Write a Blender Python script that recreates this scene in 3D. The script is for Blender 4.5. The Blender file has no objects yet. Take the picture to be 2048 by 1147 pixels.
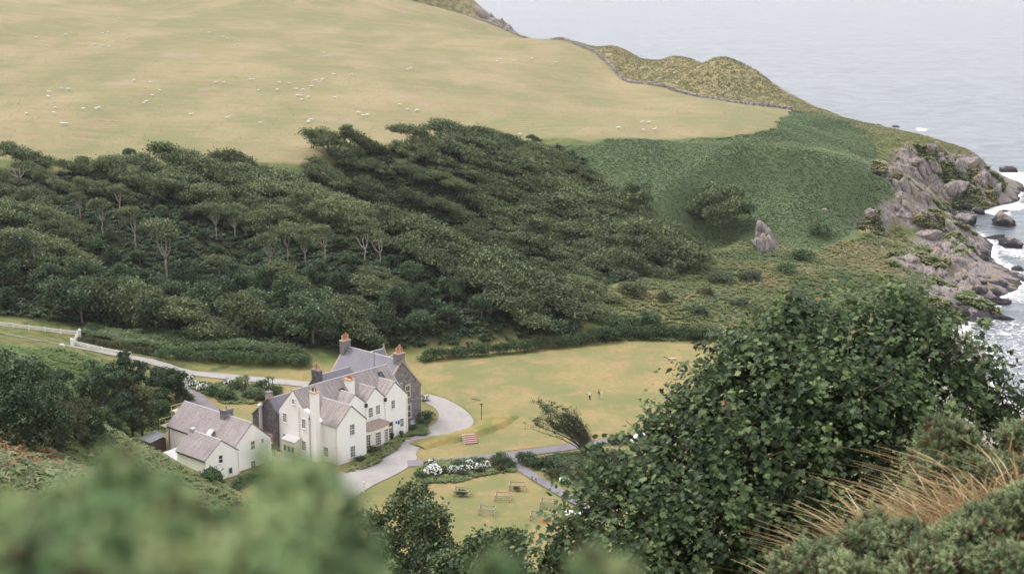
import bpy, bmesh, math, random
import numpy as np
from mathutils import Vector, Matrix, noise as mnoise
from mathutils.geometry import delaunay_2d_cdt

random.seed(7); np.random.seed(7)
SC = bpy.context.scene
COL = SC.collection
R = math.radians

# ------------------------------------------------------------------ camera
CAM_H, PITCH, FPX = 80.0, R(12.75), 3000.0          # focal length in pixels of a 2048 px wide frame
cam = bpy.data.cameras.new('camera'); cam_ob = bpy.data.objects.new('camera', cam); COL.objects.link(cam_ob)
cam_ob.location = (0, 0, CAM_H); cam_ob.rotation_euler = (R(90) - PITCH, 0, 0)
cam.sensor_width = 36.0; cam.lens = FPX / 2048 * 36.0
cam.clip_start = 0.1; cam.clip_end = 60000
cam.dof.use_dof = True; cam.dof.focus_distance = 48.0; cam.dof.aperture_fstop = 3.0
SC.camera = cam_ob

# ------------------------------------------------------------------ sky, sun, exposure
SUN_EL, SUN_AZ = R(54), R(-62)                       # azimuth from +Y towards +X
world = bpy.data.worlds.new('World'); SC.world = world; world.use_nodes = True
wn = world.node_tree.nodes; wl = world.node_tree.links; wn.clear()
w_sky = wn.new('ShaderNodeTexSky'); w_sky.sky_type = 'NISHITA'; w_sky.sun_disc = False
w_sky.sun_elevation = SUN_EL; w_sky.sun_rotation = SUN_AZ
w_sky.air_density = 1.0; w_sky.dust_density = 4.0; w_sky.ozone_density = 1.0
w_mix = wn.new('ShaderNodeMix'); w_mix.data_type = 'RGBA'; w_mix.inputs[0].default_value = 0.80
w_mix.inputs[7].default_value = (7.2, 7.1, 7.25, 1)   # the even grey cloud layer
w_bg = wn.new('ShaderNodeBackground'); w_bg.inputs[1].default_value = 0.12
w_out = wn.new('ShaderNodeOutputWorld')
wl.new(w_sky.outputs[0], w_mix.inputs[6]); wl.new(w_mix.outputs[2], w_bg.inputs[0]); wl.new(w_bg.outputs[0], w_out.inputs[0])
sun = bpy.data.lights.new('sun', 'SUN'); sun.energy = 1.6; sun.angle = R(16); sun.color = (1.0, 0.94, 0.86)
sun_ob = bpy.data.objects.new('sun', sun); COL.objects.link(sun_ob)
sun_dir = Vector((math.cos(SUN_EL) * math.sin(SUN_AZ), math.cos(SUN_EL) * math.cos(SUN_AZ), math.sin(SUN_EL)))
sun_ob.rotation_euler = sun_dir.to_track_quat('Z', 'Y').to_euler(); sun_ob.location = (-40, -40, 160)
SC.view_settings.view_transform = 'Standard'; SC.view_settings.look = 'None'
SC.view_settings.exposure = 0.92; SC.view_settings.gamma = 1.0; SC.view_settings.use_curve_mapping = False
SC.cycles.use_adaptive_sampling = True; SC.cycles.adaptive_threshold = 0.02
SC.cycles.max_bounces = 6; SC.cycles.diffuse_bounces = 3; SC.cycles.glossy_bounces = 2
SC.cycles.transmission_bounces = 3; SC.cycles.transparent_max_bounces = 4; SC.cycles.volume_bounces = 0
SC.cycles.caustics_reflective = False; SC.cycles.caustics_refractive = False

# ------------------------------------------------------------------ surveying helpers
cp_, sp_ = math.cos(PITCH), math.sin(PITCH)
def ray(px, py):
    u = (573.5 - py) / FPX
    return np.array([(px - 1024.0) / FPX, cp_ + u * sp_, -sp_ + u * cp_])
def at_z(px, py, z):
    r = ray(px, py); return np.array([0, 0, CAM_H]) + r * ((z - CAM_H) / r[2])
def at_t(px, py, t):
    return np.array([0, 0, CAM_H]) + ray(px, py) * t

def vnoise(x, y, s, seed=0, octaves=3):
    """smooth value noise on arrays, roughly -1..1"""
    out = np.zeros_like(np.asarray(x, dtype=float)); amp = 1.0; tot = 0
    for o in range(octaves):
        X = x / s * (2 ** o) + 37.1 * (o + seed); Y = y / s * (2 ** o) - 11.7 * (o + 2 * seed)
        i = np.floor(X); j = np.floor(Y); fx = X - i; fy = Y - j
        fx = fx * fx * (3 - 2 * fx); fy = fy * fy * (3 - 2 * fy)
        def h(a, b):
            v = np.sin(a * 127.1 + b * 311.7 + seed * 74.7) * 43758.5453
            return (v - np.floor(v)) * 2 - 1
        v = (h(i, j) * (1 - fx) + h(i + 1, j) * fx) * (1 - fy) + (h(i, j + 1) * (1 - fx) + h(i + 1, j + 1) * fx) * fy
        out += v * amp; tot += amp; amp *= 0.5
    return out / tot

def poly_dist(px, py, poly):
    """signed distance to a polygon (positive inside), vectorised"""
    poly = np.asarray(poly, float)[:, :2]; n = len(poly)
    d2 = np.full(px.shape, 1e18); inside = np.zeros(px.shape, bool)
    for k in range(n):
        a = poly[k]; b = poly[(k + 1) % n]; e = b - a
        t = np.clip(((px - a[0]) * e[0] + (py - a[1]) * e[1]) / max(e @ e, 1e-9), 0, 1)
        dx = px - a[0] - t * e[0]; dy = py - a[1] - t * e[1]
        d2 = np.minimum(d2, dx * dx + dy * dy)
        c = ((a[1] > py) != (b[1] > py))
        with np.errstate(divide='ignore', invalid='ignore'):
            xi = e[0] * (py - a[1]) / (e[1] if e[1] != 0 else 1e-12) + a[0]
        inside ^= c & (px < xi)
    d = np.sqrt(d2); return np.where(inside, d, -d)
def sstep(d, a, b):
    t = np.clip((d - a) / (b - a), 0, 1); return t * t * (3 - 2 * t)

# ------------------------------------------------------------------ terrain heights
SEA = -5.0
CP = []
def cz(z, *pts):
    for p in pts: q = at_z(p[0], p[1], z); CP.append((q[0], q[1], z))
def ct(*pts):
    for p in pts: q = at_t(*p); CP.append((q[0], q[1], q[2]))
def cw(*pts):
    for p in pts: CP.append(p)
# the near hillside under the camera
cw((0, -60, 92), (-60, -40, 92), (60, -40, 95), (0, 0, 78.3), (-5, 3, 77.2), (5, 3, 77.8), (-4, 10, 72.0), (0, 12, 70.5), (1.2, 12, 72.2), (2.4, 12.2, 73.9), (3.0, 12.7, 74.05), (4.2, 13.8, 74.2), (5.3, 15, 74.3), (7.5, 15, 75.2), (6, 10, 75.3), (4, 9, 74.7), (2.5, 9, 74.2), (4.5, 17.6, 71.8), (6.5, 18, 73.2), (12, 16, 77.5),
   (0, 24, 65), (5, 24, 66.0), (9, 27, 68), (-10, 24, 65.5), (-20, 24, 67), (20, 30, 69), (-8, 60, 49), (5, 60, 49.5), (25, 60, 52), (50, 60, 56),
   (-25, 60, 53), (-38, 62, 57), (0, 110, 24), (30, 110, 24), (60, 110, 22), (-25, 120, 26), (0, 160, 7.5), (35, 160, 6), (70, 160, 3), (-35, 165, 11), (-55, 165, 19), (-90, 165, 33), (-130, 160, 45),
   (-70, 70, 66), (-120, 70, 78), (90, 100, 20), (110, 160, -3), (130, 60, 20), (130, 130, -12), (110, 200, -8))
ct((20, 900, 95), (100, 950, 88), (250, 965, 88), (110, 920, 108), (0, 860, 112))
cz(22, (60, 830)); cw((-75, 205, 21), (-110, 210, 32), (-150, 230, 42))
# left bank, fence and drive
cz(12, (0, 682)); cz(14, (50, 722)); cz(7.5, (100, 688)); cz(4, (200, 722)); cz(1.2, (330, 775)); cz(1.0, (310, 850)); cz(3, (230, 790))
cz(4.5, (0, 658)); cz(3, (150, 692)); cz(2, (260, 712)); cz(0.4, (370, 742)); cz(6, (-300, 620)); cz(20, (-500, 600))
# valley floor
cz(0, (420, 800), (620, 770), (840, 720), (1180, 692), (1430, 690), (600, 930), (840, 900), (1040, 1050), (1250, 880), (1200, 780), (420, 930), (1480, 760), (1480, 860))
# foot of the wood
cz(1.5, (200, 668), (450, 690), (640, 700), (860, 700), (1060, 690), (1200, 660), (1330, 650))
cz(3, (1300, 625), (1420, 615)); cz(3.5, (1400, 560)); cz(5, (1480, 490), (1250, 570)); cz(4, (1560, 530)); cz(1.5, (1650, 585)); cz(0.5, (1560, 640))
cz(6, (1500, 470), (1420, 470))
# the wooded slope, up to the field's lower edge
for px in (-250, 0, 150, 300, 500, 700, 900, 1050): ct((px, 318 if px < 650 else 300, 402 + max(0, px - 600) * 0.06))
for px in (0, 250, 500): ct((px, 500, 345 + px * 0.012))
ct((750, 472, 351), (900, 542, 339), (1050, 612, 329), (850, 440, 388), (1000, 505, 377), (1120, 572, 352))   # spur and gully inside the wood
ct((1180, 360, 415), (1250, 450, 388), (1330, 490, 376))
# field
ct((-250, 100, 560), (0, 200, 480), (0, 100, 600), (0, 0, 780), (300, 230, 455), (300, 100, 620), (300, 0, 860), (600, 230, 465), (600, 150, 560), (600, 60, 745), (600, 0, 960),
   (900, 285, 418), (900, 200, 510), (900, 100, 720), (1100, 283, 430), (1100, 220, 505), (1100, 150, 650), (1300, 275, 445), (1300, 220, 535), (1500, 255, 475),
   (1540, 265, 470), (1400, 200, 585), (1580, 222, 560), (1280, 168, 655), (1070, 92, 850), (860, 58, 1010), (700, 8, 1150))
cw((-200, 900, 62), (-400, 700, 70), (-400, 400, 45), (-100, 1150, 58), (-300, 1300, 60), (-160, 430, 31))
# bracken shoulder and its steep face
ct((1200, 300, 425), (1330, 395, 405), (1420, 345, 420), (1480, 313, 432), (1600, 322, 432), (1700, 352, 430), (1800, 397, 432),
   (1520, 290, 455), (1650, 300, 465), (1750, 330, 468), (1480, 380, 412), (1600, 400, 410), (1700, 430, 414))
cz(5, (1600, 470)); cz(3, (1700, 500)); cz(4, (1800, 440)); cz(1.0, (1750, 545)); cz(0, (1830, 500)); cz(-1.5, (1860, 590)); cz(-1, (1900, 520))
# headland
ct((1620, 245, 520), (1700, 265, 520), (1800, 262, 540), (1720, 290, 500), (1780, 330, 492), (1880, 285, 525), (1950, 310, 522), (1860, 345, 500))
cz(-3.5, (1900, 412), (1990, 400), (2025, 382), (1830, 425)); cz(-8, (2048, 440), (2080, 380), (2030, 470), (2040, 520)); cz(-5.5, (1960, 470))
# seaward knolls and coast running away
ct((1640, 216, 600), (1580, 190, 612), (1500, 150, 630), (1430, 126, 645), (1340, 120, 685), (1380, 180, 622), (1480, 205, 592), (1250, 112, 740), (1200, 98, 790), (1130, 90, 860), (1300, 150, 680))
cw((215, 540, -14), (195, 590, -14), (168, 640, -14), (145, 690, -14), (120, 760, -14), (105, 850, -14), (85, 950, -14), (70, 1060, -14), (60, 1150, -14), (60, 1300, -14), (20, 1420, -14), (120, 1200, -20), (260, 700, -20), (260, 500, -20), (-100, 1700, -14), (300, 1000, -25), (-400, 1700, 0))
ct((1040, 74, 1180), (1000, 50, 1200), (900, 14, 1230), (780, -8, 1240), (900, 50, 1130), (980, 76, 1090), (760, 18, 1130))
# shore
cz(-4.2, (1900, 640), (1945, 700), (1950, 745), (1985, 800), (2040, 840), (1960, 600)); cz(-7.5, (2048, 650), (2048, 720), (2075, 800), (2100, 560))
cz(-2, (1850, 690), (1860, 780), (1950, 860)); cz(-0.5, (1750, 700), (1700, 800)); cz(-2.5, (1900, 575))
cw((140, 300, -14), (160, 400, -14), (180, 450, -14), (150, 220, -14), (260, 300, -20))

CPA = np.array(CP); K = len(CPA)
def tps_k(r2): return 0.5 * r2 * np.log(np.maximum(r2, 1e-9))
_s = 100.0
_xy = CPA[:, :2] / _s
_d2 = ((_xy[:, None] - _xy[None]) ** 2).sum(-1)
_M = np.zeros((K + 3, K + 3)); _M[:K, :K] = tps_k(_d2) + np.eye(K) * 2e-4
_M[:K, K] = 1; _M[:K, K + 1:] = _xy; _M[K, :K] = 1; _M[K + 1:, :K] = _xy.T
_w = np.linalg.solve(_M, np.concatenate([CPA[:, 2], np.zeros(3)]))
def tps(x, y):
    x = np.asarray(x, float) / _s; y = np.asarray(y, float) / _s
    z = _w[K] + _w[K + 1] * x + _w[K + 2] * y
    for i in range(K): z = z + _w[i] * tps_k((x - _xy[i, 0]) ** 2 + (y - _xy[i, 1]) ** 2)
    return z
def px_poly(pts, z=0.0): return np.array([at_z(p[0], p[1], z)[:2] for p in pts])
FLAT = px_poly([(392, 752), (640, 738), (850, 700), (1180, 690), (1430, 688), (1520, 720), (1560, 800), (1500, 930), (1300, 1060), (1150, 1147), (950, 1147), (700, 1090), (420, 1010), (330, 960), (300, 900), (330, 830)])
NR, NCOL = 620, 560
# rows: dense where the picture looks along the ground
_rs = np.concatenate([np.geomspace(1.2, 185, 130, endpoint=False), np.linspace(185, 700, 400, endpoint=False), np.linspace(700, 1650, 90)])
_us = np.linspace(-0.62, 0.62, NCOL)
GX = np.outer(np.maximum(_rs, 25) * 1.0, _us); GY = np.repeat(_rs[:, None], NCOL, 1)
GZ = tps(GX.ravel(), GY.ravel()).reshape(GX.shape)
_fm = sstep(poly_dist(GX.ravel(), GY.ravel(), FLAT), -9, 0.5).reshape(GX.shape)
GZ = GZ * (1 - _fm) + 0.0 * _fm
def ground(x, y):
    """height of the terrain sheet, bilinear on its own grid"""
    x = np.asarray(x, float); y = np.asarray(y, float)
    i = np.clip(np.searchsorted(_rs, y) - 1, 0, NR - 2); fy = np.clip((y - _rs[i]) / (_rs[i + 1] - _rs[i]), 0, 1)
    def row(k):
        u = x / np.maximum(_rs[k], 25); s = np.clip((u + 0.62) / 1.24 * (NCOL - 1), 0, NCOL - 1.001); j = s.astype(int); f = s - j
        return GZ[k, j] * (1 - f) + GZ[k, j + 1] * f
    return row(i) * (1 - fy) + row(i + 1) * fy
def hit(px, py, t0=25.0, t1=1500.0, lift=0.0):
    """where the line of sight through a pixel first meets the ground"""
    r = ray(px, py); t = np.geomspace(t0, t1, 900); p = np.array([0, 0, CAM_H])[None] + t[:, None] * r[None]
    g = ground(p[:, 0], p[:, 1]) + lift; b = np.nonzero(p[:, 2] < g)[0]
    if len(b) == 0 or b[0] == 0: return p[-1]
    k = b[0]; a0 = p[k - 1, 2] - g[k - 1]; a1 = g[k] - p[k, 2]; f = a0 / max(a0 + a1, 1e-9)
    q = p[k - 1] * (1 - f) + p[k] * f; q[2] = ground(q[0], q[1]); return q
# ------------------------------------------------------------------ material helpers
class Mat:
    def __init__(self, name, rough=0.85, spec=0.25):
        self.m = bpy.data.materials.new(name); self.m.use_nodes = True
        self.t = self.m.node_tree; self.b = self.t.nodes['Principled BSDF']; self.out = self.t.nodes['Material Output']
        self.b.inputs['Roughness'].default_value = rough; self.b.inputs['Specular IOR Level'].default_value = spec
        self._pos = None
    def node(self, typ, **kw):
        n = self.t.nodes.new(typ)
        for k, v in kw.items(): setattr(n, k, v)
        return n
    def link(self, a, b): self.t.links.new(a, b)
    def put(self, sock, v):
        if hasattr(v, 'is_output'): self.link(v, sock)
        elif isinstance(v, (tuple, list)): sock.default_value = tuple(v) + ((1,) if len(v) == 3 and len(sock.default_value) == 4 else ())
        else: sock.default_value = v
    def pos(self, obj=False, scale=None):
        g = self.node('ShaderNodeTexCoord').outputs['Object'] if obj else self.node('ShaderNodeNewGeometry').outputs['Position']
        if scale is None: return g
        mp = self.node('ShaderNodeMapping'); mp.inputs['Scale'].default_value = scale; self.link(g, mp.inputs[0]); return mp.outputs[0]
    def noise(self, scale, detail=4, rough=0.55, vec=None, dist=0.0):
        n = self.node('ShaderNodeTexNoise'); n.inputs['Scale'].default_value = scale; n.inputs['Detail'].default_value = detail
        n.inputs['Roughness'].default_value = rough; n.inputs['Distortion'].default_value = dist
        self.link(vec if vec is not None else self.pos(), n.inputs[0]); return n.outputs[0]
    def ramp(self, fac, *stops):
        n = self.node('ShaderNodeValToRGB'); e = n.color_ramp.elements
        while len(e) < len(stops): e.new(0.5)
        for k, (p, c) in enumerate(stops):
            e[k].position = p; e[k].color = (tuple(c) + (1,)) if isinstance(c, (tuple, list)) else (c, c, c, 1)
        self.put(n.inputs[0], fac); return n.outputs[0]
    def mix(self, fac, a, b, mode='MIX'):
        n = self.node('ShaderNodeMix', data_type='RGBA', blend_type=mode)
        self.put(n.inputs[0], fac); self.put(n.inputs[6], a); self.put(n.inputs[7], b); return n.outputs[2]
    def math(self, op, a, b=0.0, c=None):
        n = self.node('ShaderNodeMath', operation=op); self.put(n.inputs[0], a); self.put(n.inputs[1], b)
        if c is not None: self.put(n.inputs[2], c)
        return n.outputs[0]
    def attr(self, name, comp=None):
        n = self.node('ShaderNodeAttribute', attribute_name=name)
        return n.outputs['Fac'] if comp is None else n.outputs[comp]
    def rnd(self): return self.node('ShaderNodeObjectInfo').outputs['Random']
    def bump(self, h, strength=0.5, dist=0.1):
        n = self.node('ShaderNodeBump'); n.inputs['Strength'].default_value = strength; n.inputs['Distance'].default_value = dist
        self.link(h, n.inputs['Height']); self.link(n.outputs[0], self.b.inputs['Normal'])
    def col(self, c): self.put(self.b.inputs['Base Color'], c); return self
    def done(self): return self.m
def lightness(M, c, f, lo=0.7, hi=1.3):
    """scale a colour by a 0..1 value"""
    k = M.math('MULTIPLY_ADD', f, hi - lo, lo); return M.mix(1.0, c, M.mix(1.0, (1, 1, 1), k, 'MULTIPLY'), 'MULTIPLY')
def simple(name, c, rough=0.7, var=0.12, scale=3.0, spec=0.3, metal=0.0, obj=False):
    M = Mat(name, rough, spec); n = M.noise(scale, 4, vec=M.pos(obj=obj))
    a = tuple(max(0, x * (1 - var)) for x in c); b = tuple(min(1, x * (1 + var)) for x in c)
    M.col(M.ramp(n, (0.3, a), (0.7, b))); M.b.inputs['Metallic'].default_value = metal; return M.done()
def leaf_mat(name, stops, rough=0.6, spec=0.28, obvar=(0.75, 1.25), trans=0.25, warm=None):
    """foliage: colour by each leaf's own tint, shifted per plant"""
    M = Mat(name, rough, spec); c = M.ramp(M.attr('tint'), *stops); r = M.rnd()
    if warm: c = M.mix(M.math('MULTIPLY', M.ramp(r, (0.45, 0.0), (1.0, 1.0)), 0.55), c, warm)
    c = lightness(M, c, M.math('FRACT', M.math('MULTIPLY', r, 7.31)), *obvar); M.col(c)
    if trans:
        tr = M.node('ShaderNodeBsdfTranslucent'); M.put(tr.inputs[0], c); mx = M.node('ShaderNodeMixShader'); mx.inputs[0].default_value = trans
        M.link(M.b.outputs[0], mx.inputs[1]); M.link(tr.outputs[0], mx.inputs[2]); M.link(mx.outputs[0], M.out.inputs[0])
    return M.done()

# ------------------------------------------------------------------ mesh helpers
def np_mesh(name, verts, faces, mat=None, smooth=False, attrs=None):
    """fast mesh from arrays; faces is an (n,3) or (n,4) array, or a list of such"""
    verts = np.asarray(verts, np.float32).reshape(-1, 3); fl = faces if isinstance(faces, list) else [faces]
    fl = [np.asarray(f, np.int32) for f in fl if len(f)]
    me = bpy.data.meshes.new(name); me.vertices.add(len(verts)); me.vertices.foreach_set('co', verts.ravel())
    lens = np.concatenate([np.full(len(f), f.shape[1], np.int32) for f in fl]); idx = np.concatenate([f.ravel() for f in fl])
    me.loops.add(len(idx)); me.loops.foreach_set('vertex_index', idx)
    me.polygons.add(len(lens)); me.polygons.foreach_set('loop_start', np.concatenate([[0], np.cumsum(lens)[:-1]]).astype(np.int32)); me.polygons.foreach_set('loop_total', lens)
    if smooth: me.polygons.foreach_set('use_smooth', np.ones(len(lens), bool))
    for k, v in (attrs or {}).items():
        v = np.asarray(v, np.float32)
        if v.ndim == 1: a = me.attributes.new(k, 'FLOAT', 'POINT'); a.data.foreach_set('value', v)
        else: a = me.attributes.new(k, 'FLOAT_COLOR', 'POINT'); a.data.foreach_set('color', v.ravel())
    if mat: me.materials.append(mat)
    me.update(calc_edges=True); me.validate(); return me
def add(name, me, parent=None, loc=None, rz=None, scale=None):
    o = bpy.data.objects.new(name, me); COL.objects.link(o)
    if parent: o.parent = parent
    if loc is not None: o.location = [float(a) for a in loc]
    if rz is not None: o.rotation_euler = (0, 0, rz)
    if scale is not None: o.scale = (scale,) * 3 if not hasattr(scale, '__len__') else scale
    return o
def tag(o, label=None, cat=None, group=None, kind=None):
    if label: o['label'] = label
    if cat: o['category'] = cat
    if group: o['group'] = group
    if kind: o['kind'] = kind
    return o
def thing(name, label, cat, loc=(0, 0, 0), rz=0.0, group=None):
    return tag(add(name, None, loc=loc, rz=rz), label, cat, group)
def structure(name, me): return tag(add(name, me), kind='structure')
class MB:
    """collects simple solids into one mesh"""
    def __init__(self): self.v = []; self.f = []
    def raw(self, vs, fs):
        b = len(self.v); self.v += [tuple(float(c) for c in p) for p in vs]; self.f += [tuple(i + b for i in q) for q in fs]; return self
    def box(self, x0, x1, y0, y1, z0, z1):
        return self.raw([(x0, y0, z0), (x1, y0, z0), (x1, y1, z0), (x0, y1, z0), (x0, y0, z1), (x1, y0, z1), (x1, y1, z1), (x0, y1, z1)],
                        [(3, 2, 1, 0), (4, 5, 6, 7), (0, 1, 5, 4), (1, 2, 6, 5), (2, 3, 7, 6), (3, 0, 4, 7)])
    def bar(self, a, b, w, h=None, up=(0, 0, 1)):
        a = Vector(a); b = Vector(b); d = (b - a).normalized(); up = Vector(up)
        if abs(d.dot(up)) > 0.98: up = Vector((1, 0, 0))
        s = d.cross(up).normalized() * w / 2; u = s.cross(d).normalized() * (h or w) / 2
        P = [p + q for p in (a, b) for q in (-s - u, s - u, s + u, -s + u)]
        return self.raw(P, [(0, 1, 2, 3), (7, 6, 5, 4), (0, 4, 5, 1), (1, 5, 6, 2), (2, 6, 7, 3), (3, 7, 4, 0)])
    def tube(self, pts, radii, n=6, cap=True):
        pts = [Vector(p) for p in pts]; rings = []
        for i, p in enumerate(pts):
            d = (pts[min(i + 1, len(pts) - 1)] - pts[max(i - 1, 0)]).normalized(); up = Vector((0, 0, 1)) if abs(d.z) < 0.9 else Vector((1, 0, 0))
            s = d.cross(up).normalized(); u = s.cross(d); r = radii[i] if hasattr(radii, '__len__') else radii
            rings.append([p + (s * math.cos(2 * math.pi * k / n) + u * math.sin(2 * math.pi * k / n)) * r for k in range(n)])
        V = [q for r_ in rings for q in r_]; Fs = []
        for i in range(len(rings) - 1):
            for k in range(n): Fs.append((i * n + k, i * n + (k + 1) % n, (i + 1) * n + (k + 1) % n, (i + 1) * n + k))
        if cap: Fs += [tuple(range(n))[::-1], tuple((len(rings) - 1) * n + k for k in range(n))]
        return self.raw(V, Fs)
    def lathe(self, prof, c=(0, 0, 0), n=12):
        V = []; Fs = []
        for r, z in prof: V += [(c[0] + r * math.cos(2 * math.pi * k / n), c[1] + r * math.sin(2 * math.pi * k / n), c[2] + z) for k in range(n)]
        for i in range(len(prof) - 1):
            for k in range(n): Fs.append((i * n + k, i * n + (k + 1) % n, (i + 1) * n + (k + 1) % n, (i + 1) * n + k))
        Fs += [tuple(range(n))[::-1], tuple((len(prof) - 1) * n + k for k in range(n))]
        return self.raw(V, Fs)
    def prism(self, poly, axis_pts):
        """extrude a closed 3D outline by the vector axis_pts"""
        n = len(poly); a = Vector(axis_pts); P = [Vector(p) for p in poly]; P += [p + a for p in P]
        return self.raw(P, [tuple(range(n))[::-1], tuple(range(n, 2 * n))] + [(i, (i + 1) % n, n + (i + 1) % n, n + i) for i in range(n)])
    def mesh(self, name, mat=None, smooth=False, fix=True):
        me = bpy.data.meshes.new(name); me.from_pydata(self.v, [], self.f)
        if fix:
            bm = bmesh.new(); bm.from_mesh(me); bmesh.ops.recalc_face_normals(bm, faces=bm.faces); bm.to_mesh(me); bm.free()
        if smooth: me.polygons.foreach_set('use_smooth', [True] * len(me.polygons))
        if mat: me.materials.append(mat)
        return me
    def build(self, name, mat, parent=None, smooth=False, label=None):
        o = add(name, self.mesh(name, mat, smooth), parent)
        if label: o['label'] = label
        return o
def scatter(tv, tf, origins, mats3, tint=None, tv_tint=None):
    """copy a small template (verts tv, faces tf) to many places: returns verts, faces, tint"""
    n = len(origins); k = len(tv); V = np.einsum('nij,kj->nki', mats3, tv) + origins[:, None]
    Fc = (tf[None] + (np.arange(n) * k)[:, None, None]).reshape(-1, tf.shape[1])
    T = np.repeat(tint if tint is not None else np.random.rand(n), k)
    if tv_tint is not None: T = np.clip(T + np.tile(tv_tint, n), 0, 1)
    return V.reshape(-1, 3), Fc, T
def rand_rots(n, up_bias=0.0, axis=None, rng=np.random):
    """random frames; third axis leans to `axis` (default up) by up_bias"""
    d = rng.normal(size=(n, 3)); d /= np.linalg.norm(d, axis=1)[:, None]
    ax = np.array([0, 0, 1.0]) if axis is None else np.asarray(axis, float)
    d = d * (1 - up_bias) + ax * up_bias; d /= np.linalg.norm(d, axis=1)[:, None]
    q = rng.normal(size=(n, 3)); x = np.cross(q, d); x /= np.linalg.norm(x, axis=1)[:, None]; y = np.cross(d, x)
    return np.stack([x, y, d], -1)
LEAF_V = np.array([(0, -0.5, 0), (0.33, 0, 0.10), (0, 0.5, 0), (-0.33, 0, 0.10)], float); LEAF_F = np.array([(0, 1, 2, 3)])
def sheet(name, outline, mat, dz, step=2.5, zf=None, skirt=0.0):
    """a ground sheet cut to an outline (world xy) and draped dz above the terrain"""
    P = np.asarray(outline, float)[:, :2]; dense = []
    for k in range(len(P)):
        a, b = P[k], P[(k + 1) % len(P)]; m = max(1, int(np.hypot(*(b - a)) / step))
        for j in range(m): dense.append(a + (b - a) * j / m)
    dense = np.array(dense); lo, hi = dense.min(0), dense.max(0)
    gx, gy = np.meshgrid(np.arange(lo[0], hi[0], step) + step / 2, np.arange(lo[1], hi[1], step) + step / 2); gx = gx.ravel(); gy = gy.ravel()
    keep = poly_dist(gx, gy, dense) > step * 0.35
    pts = [Vector(p) for p in dense] + [Vector(p) for p in np.stack([gx[keep], gy[keep]], 1)]
    n = len(dense); vs, _, fs, *_ = delaunay_2d_cdt(pts, [], [list(range(n))], 1, 1e-4)
    V = np.array([(v[0], v[1]) for v in vs]); z = (zf or ground)(V[:, 0], V[:, 1]) + dz
    me = bpy.data.meshes.new(name); me.from_pydata(np.column_stack([V, z]).tolist(), [], [tuple(f) for f in fs])
    bm = bmesh.new(); bm.from_mesh(me)
    for f in bm.faces:
        if f.normal.z < 0: f.normal_flip()
    bm.to_mesh(me); bm.free(); me.materials.append(mat); me.polygons.foreach_set('use_smooth', [True] * len(me.polygons)); return me
def smooth_loop(P, it=2):
    P = np.asarray(P, float)
    for _ in range(it):
        Q = np.roll(P, -1, 0); P = np.stack([P * 0.75 + Q * 0.25, P * 0.25 + Q * 0.75], 1).reshape(-1, P.shape[1])
    return P
def smooth_line(P, it=3):
    P = np.asarray(P, float)
    for _ in range(it):
        Q = np.stack([P[:-1] * 0.75 + P[1:] * 0.25, P[:-1] * 0.25 + P[1:] * 0.75], 1).reshape(-1, P.shape[1]); P = np.concatenate([P[:1], Q, P[-1:]])
    return P
def ribbon_outline(P, w):
    P = np.asarray(P, float)[:, :2]; d = np.gradient(P, axis=0); d /= np.linalg.norm(d, axis=1)[:, None]; nrm = np.stack([-d[:, 1], d[:, 0]], 1)
    w = np.asarray(w, float); w = (w[:, None] if w.ndim else w) / 2
    return np.concatenate([P + nrm * w, (P - nrm * w)[::-1]])
def gp(*pts): return np.array([hit(*p)[:2] for p in pts])       # pixels of the photograph -> places on the ground

def line_dist(px, py, P):
    """signed distance to an open line (positive on its right-hand side)"""
    best = np.full(px.shape, 1e18); sg = np.ones(px.shape)
    for a, b in zip(P[:-1], P[1:]):
        e = b - a; t = np.clip(((px - a[0]) * e[0] + (py - a[1]) * e[1]) / (e @ e), 0, 1); dx = px - a[0] - t * e[0]; dy = py - a[1] - t * e[1]; d2 = dx * dx + dy * dy; k = d2 < best
        best = np.where(k, d2, best); sg = np.where(k, np.sign(e[1] * dx - e[0] * dy), sg)
    return np.sqrt(best) * sg
# ------------------------------------------------------------------ ground regions (surveyed from the photograph, kept as map outlines)
WALL_T = [(1586, 224, 560), (1530, 216, 568), (1460, 207, 590), (1400, 199, 606), (1340, 189, 626), (1300, 184, 640), (1281, 170, 655), (1262, 160, 668), (1210, 142, 705), (1165, 124, 745), (1128, 117, 775),
          (1100, 107, 808), (1082, 94, 845), (1060, 87, 865), (1000, 76, 910), (940, 68, 955), (870, 58, 1008), (800, 42, 1060), (740, 22, 1110), (690, 4, 1150)]
WALL_XY = np.array([at_t(*p)[:2] for p in WALL_T])
REG = {}
REG['field'] = np.concatenate([gp((-200, 325), (0, 318), (160, 325), (400, 322), (600, 326), (700, 296), (770, 287), (1000, 284), (1180, 283), (1400, 275), (1490, 272), (1545, 262)), WALL_XY, [(-300, 1600), (-900, 1600), (-900, 400)]])
REG['bracken'] = np.concatenate([gp((1090, 296), (1180, 285), (1400, 277), (1490, 274), (1547, 264)), [WALL_XY[0]], gp((1640, 222), (1690, 238), (1750, 285), (1800, 392), (1730, 415), (1700, 470), (1640, 500), (1560, 500), (1480, 480), (1400, 485), (1330, 480), (1230, 390))])
REG['wood'] = gp((-250, 350), (100, 345), (400, 345), (600, 345), (690, 312), (760, 300), (1000, 296), (1130, 305), (1210, 360), (1290, 420), (1385, 500), (1330, 545), (1210, 570), (1190, 600), (1120, 672), (1000, 684), (860, 695), (700, 712), (640, 702), (420, 685), (200, 655), (100, 640), (-250, 610))
REG['rock'] = gp((1745, 345), (1790, 305), (1880, 300), (1955, 318), (2010, 375), (1985, 402), (1840, 425), (1795, 385))
REG['rock2'] = gp((1715, 412), (1800, 402), (1850, 425), (1950, 470), (1975, 520), (1890, 520), (1900, 470), (1790, 445), (1730, 440))
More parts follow.
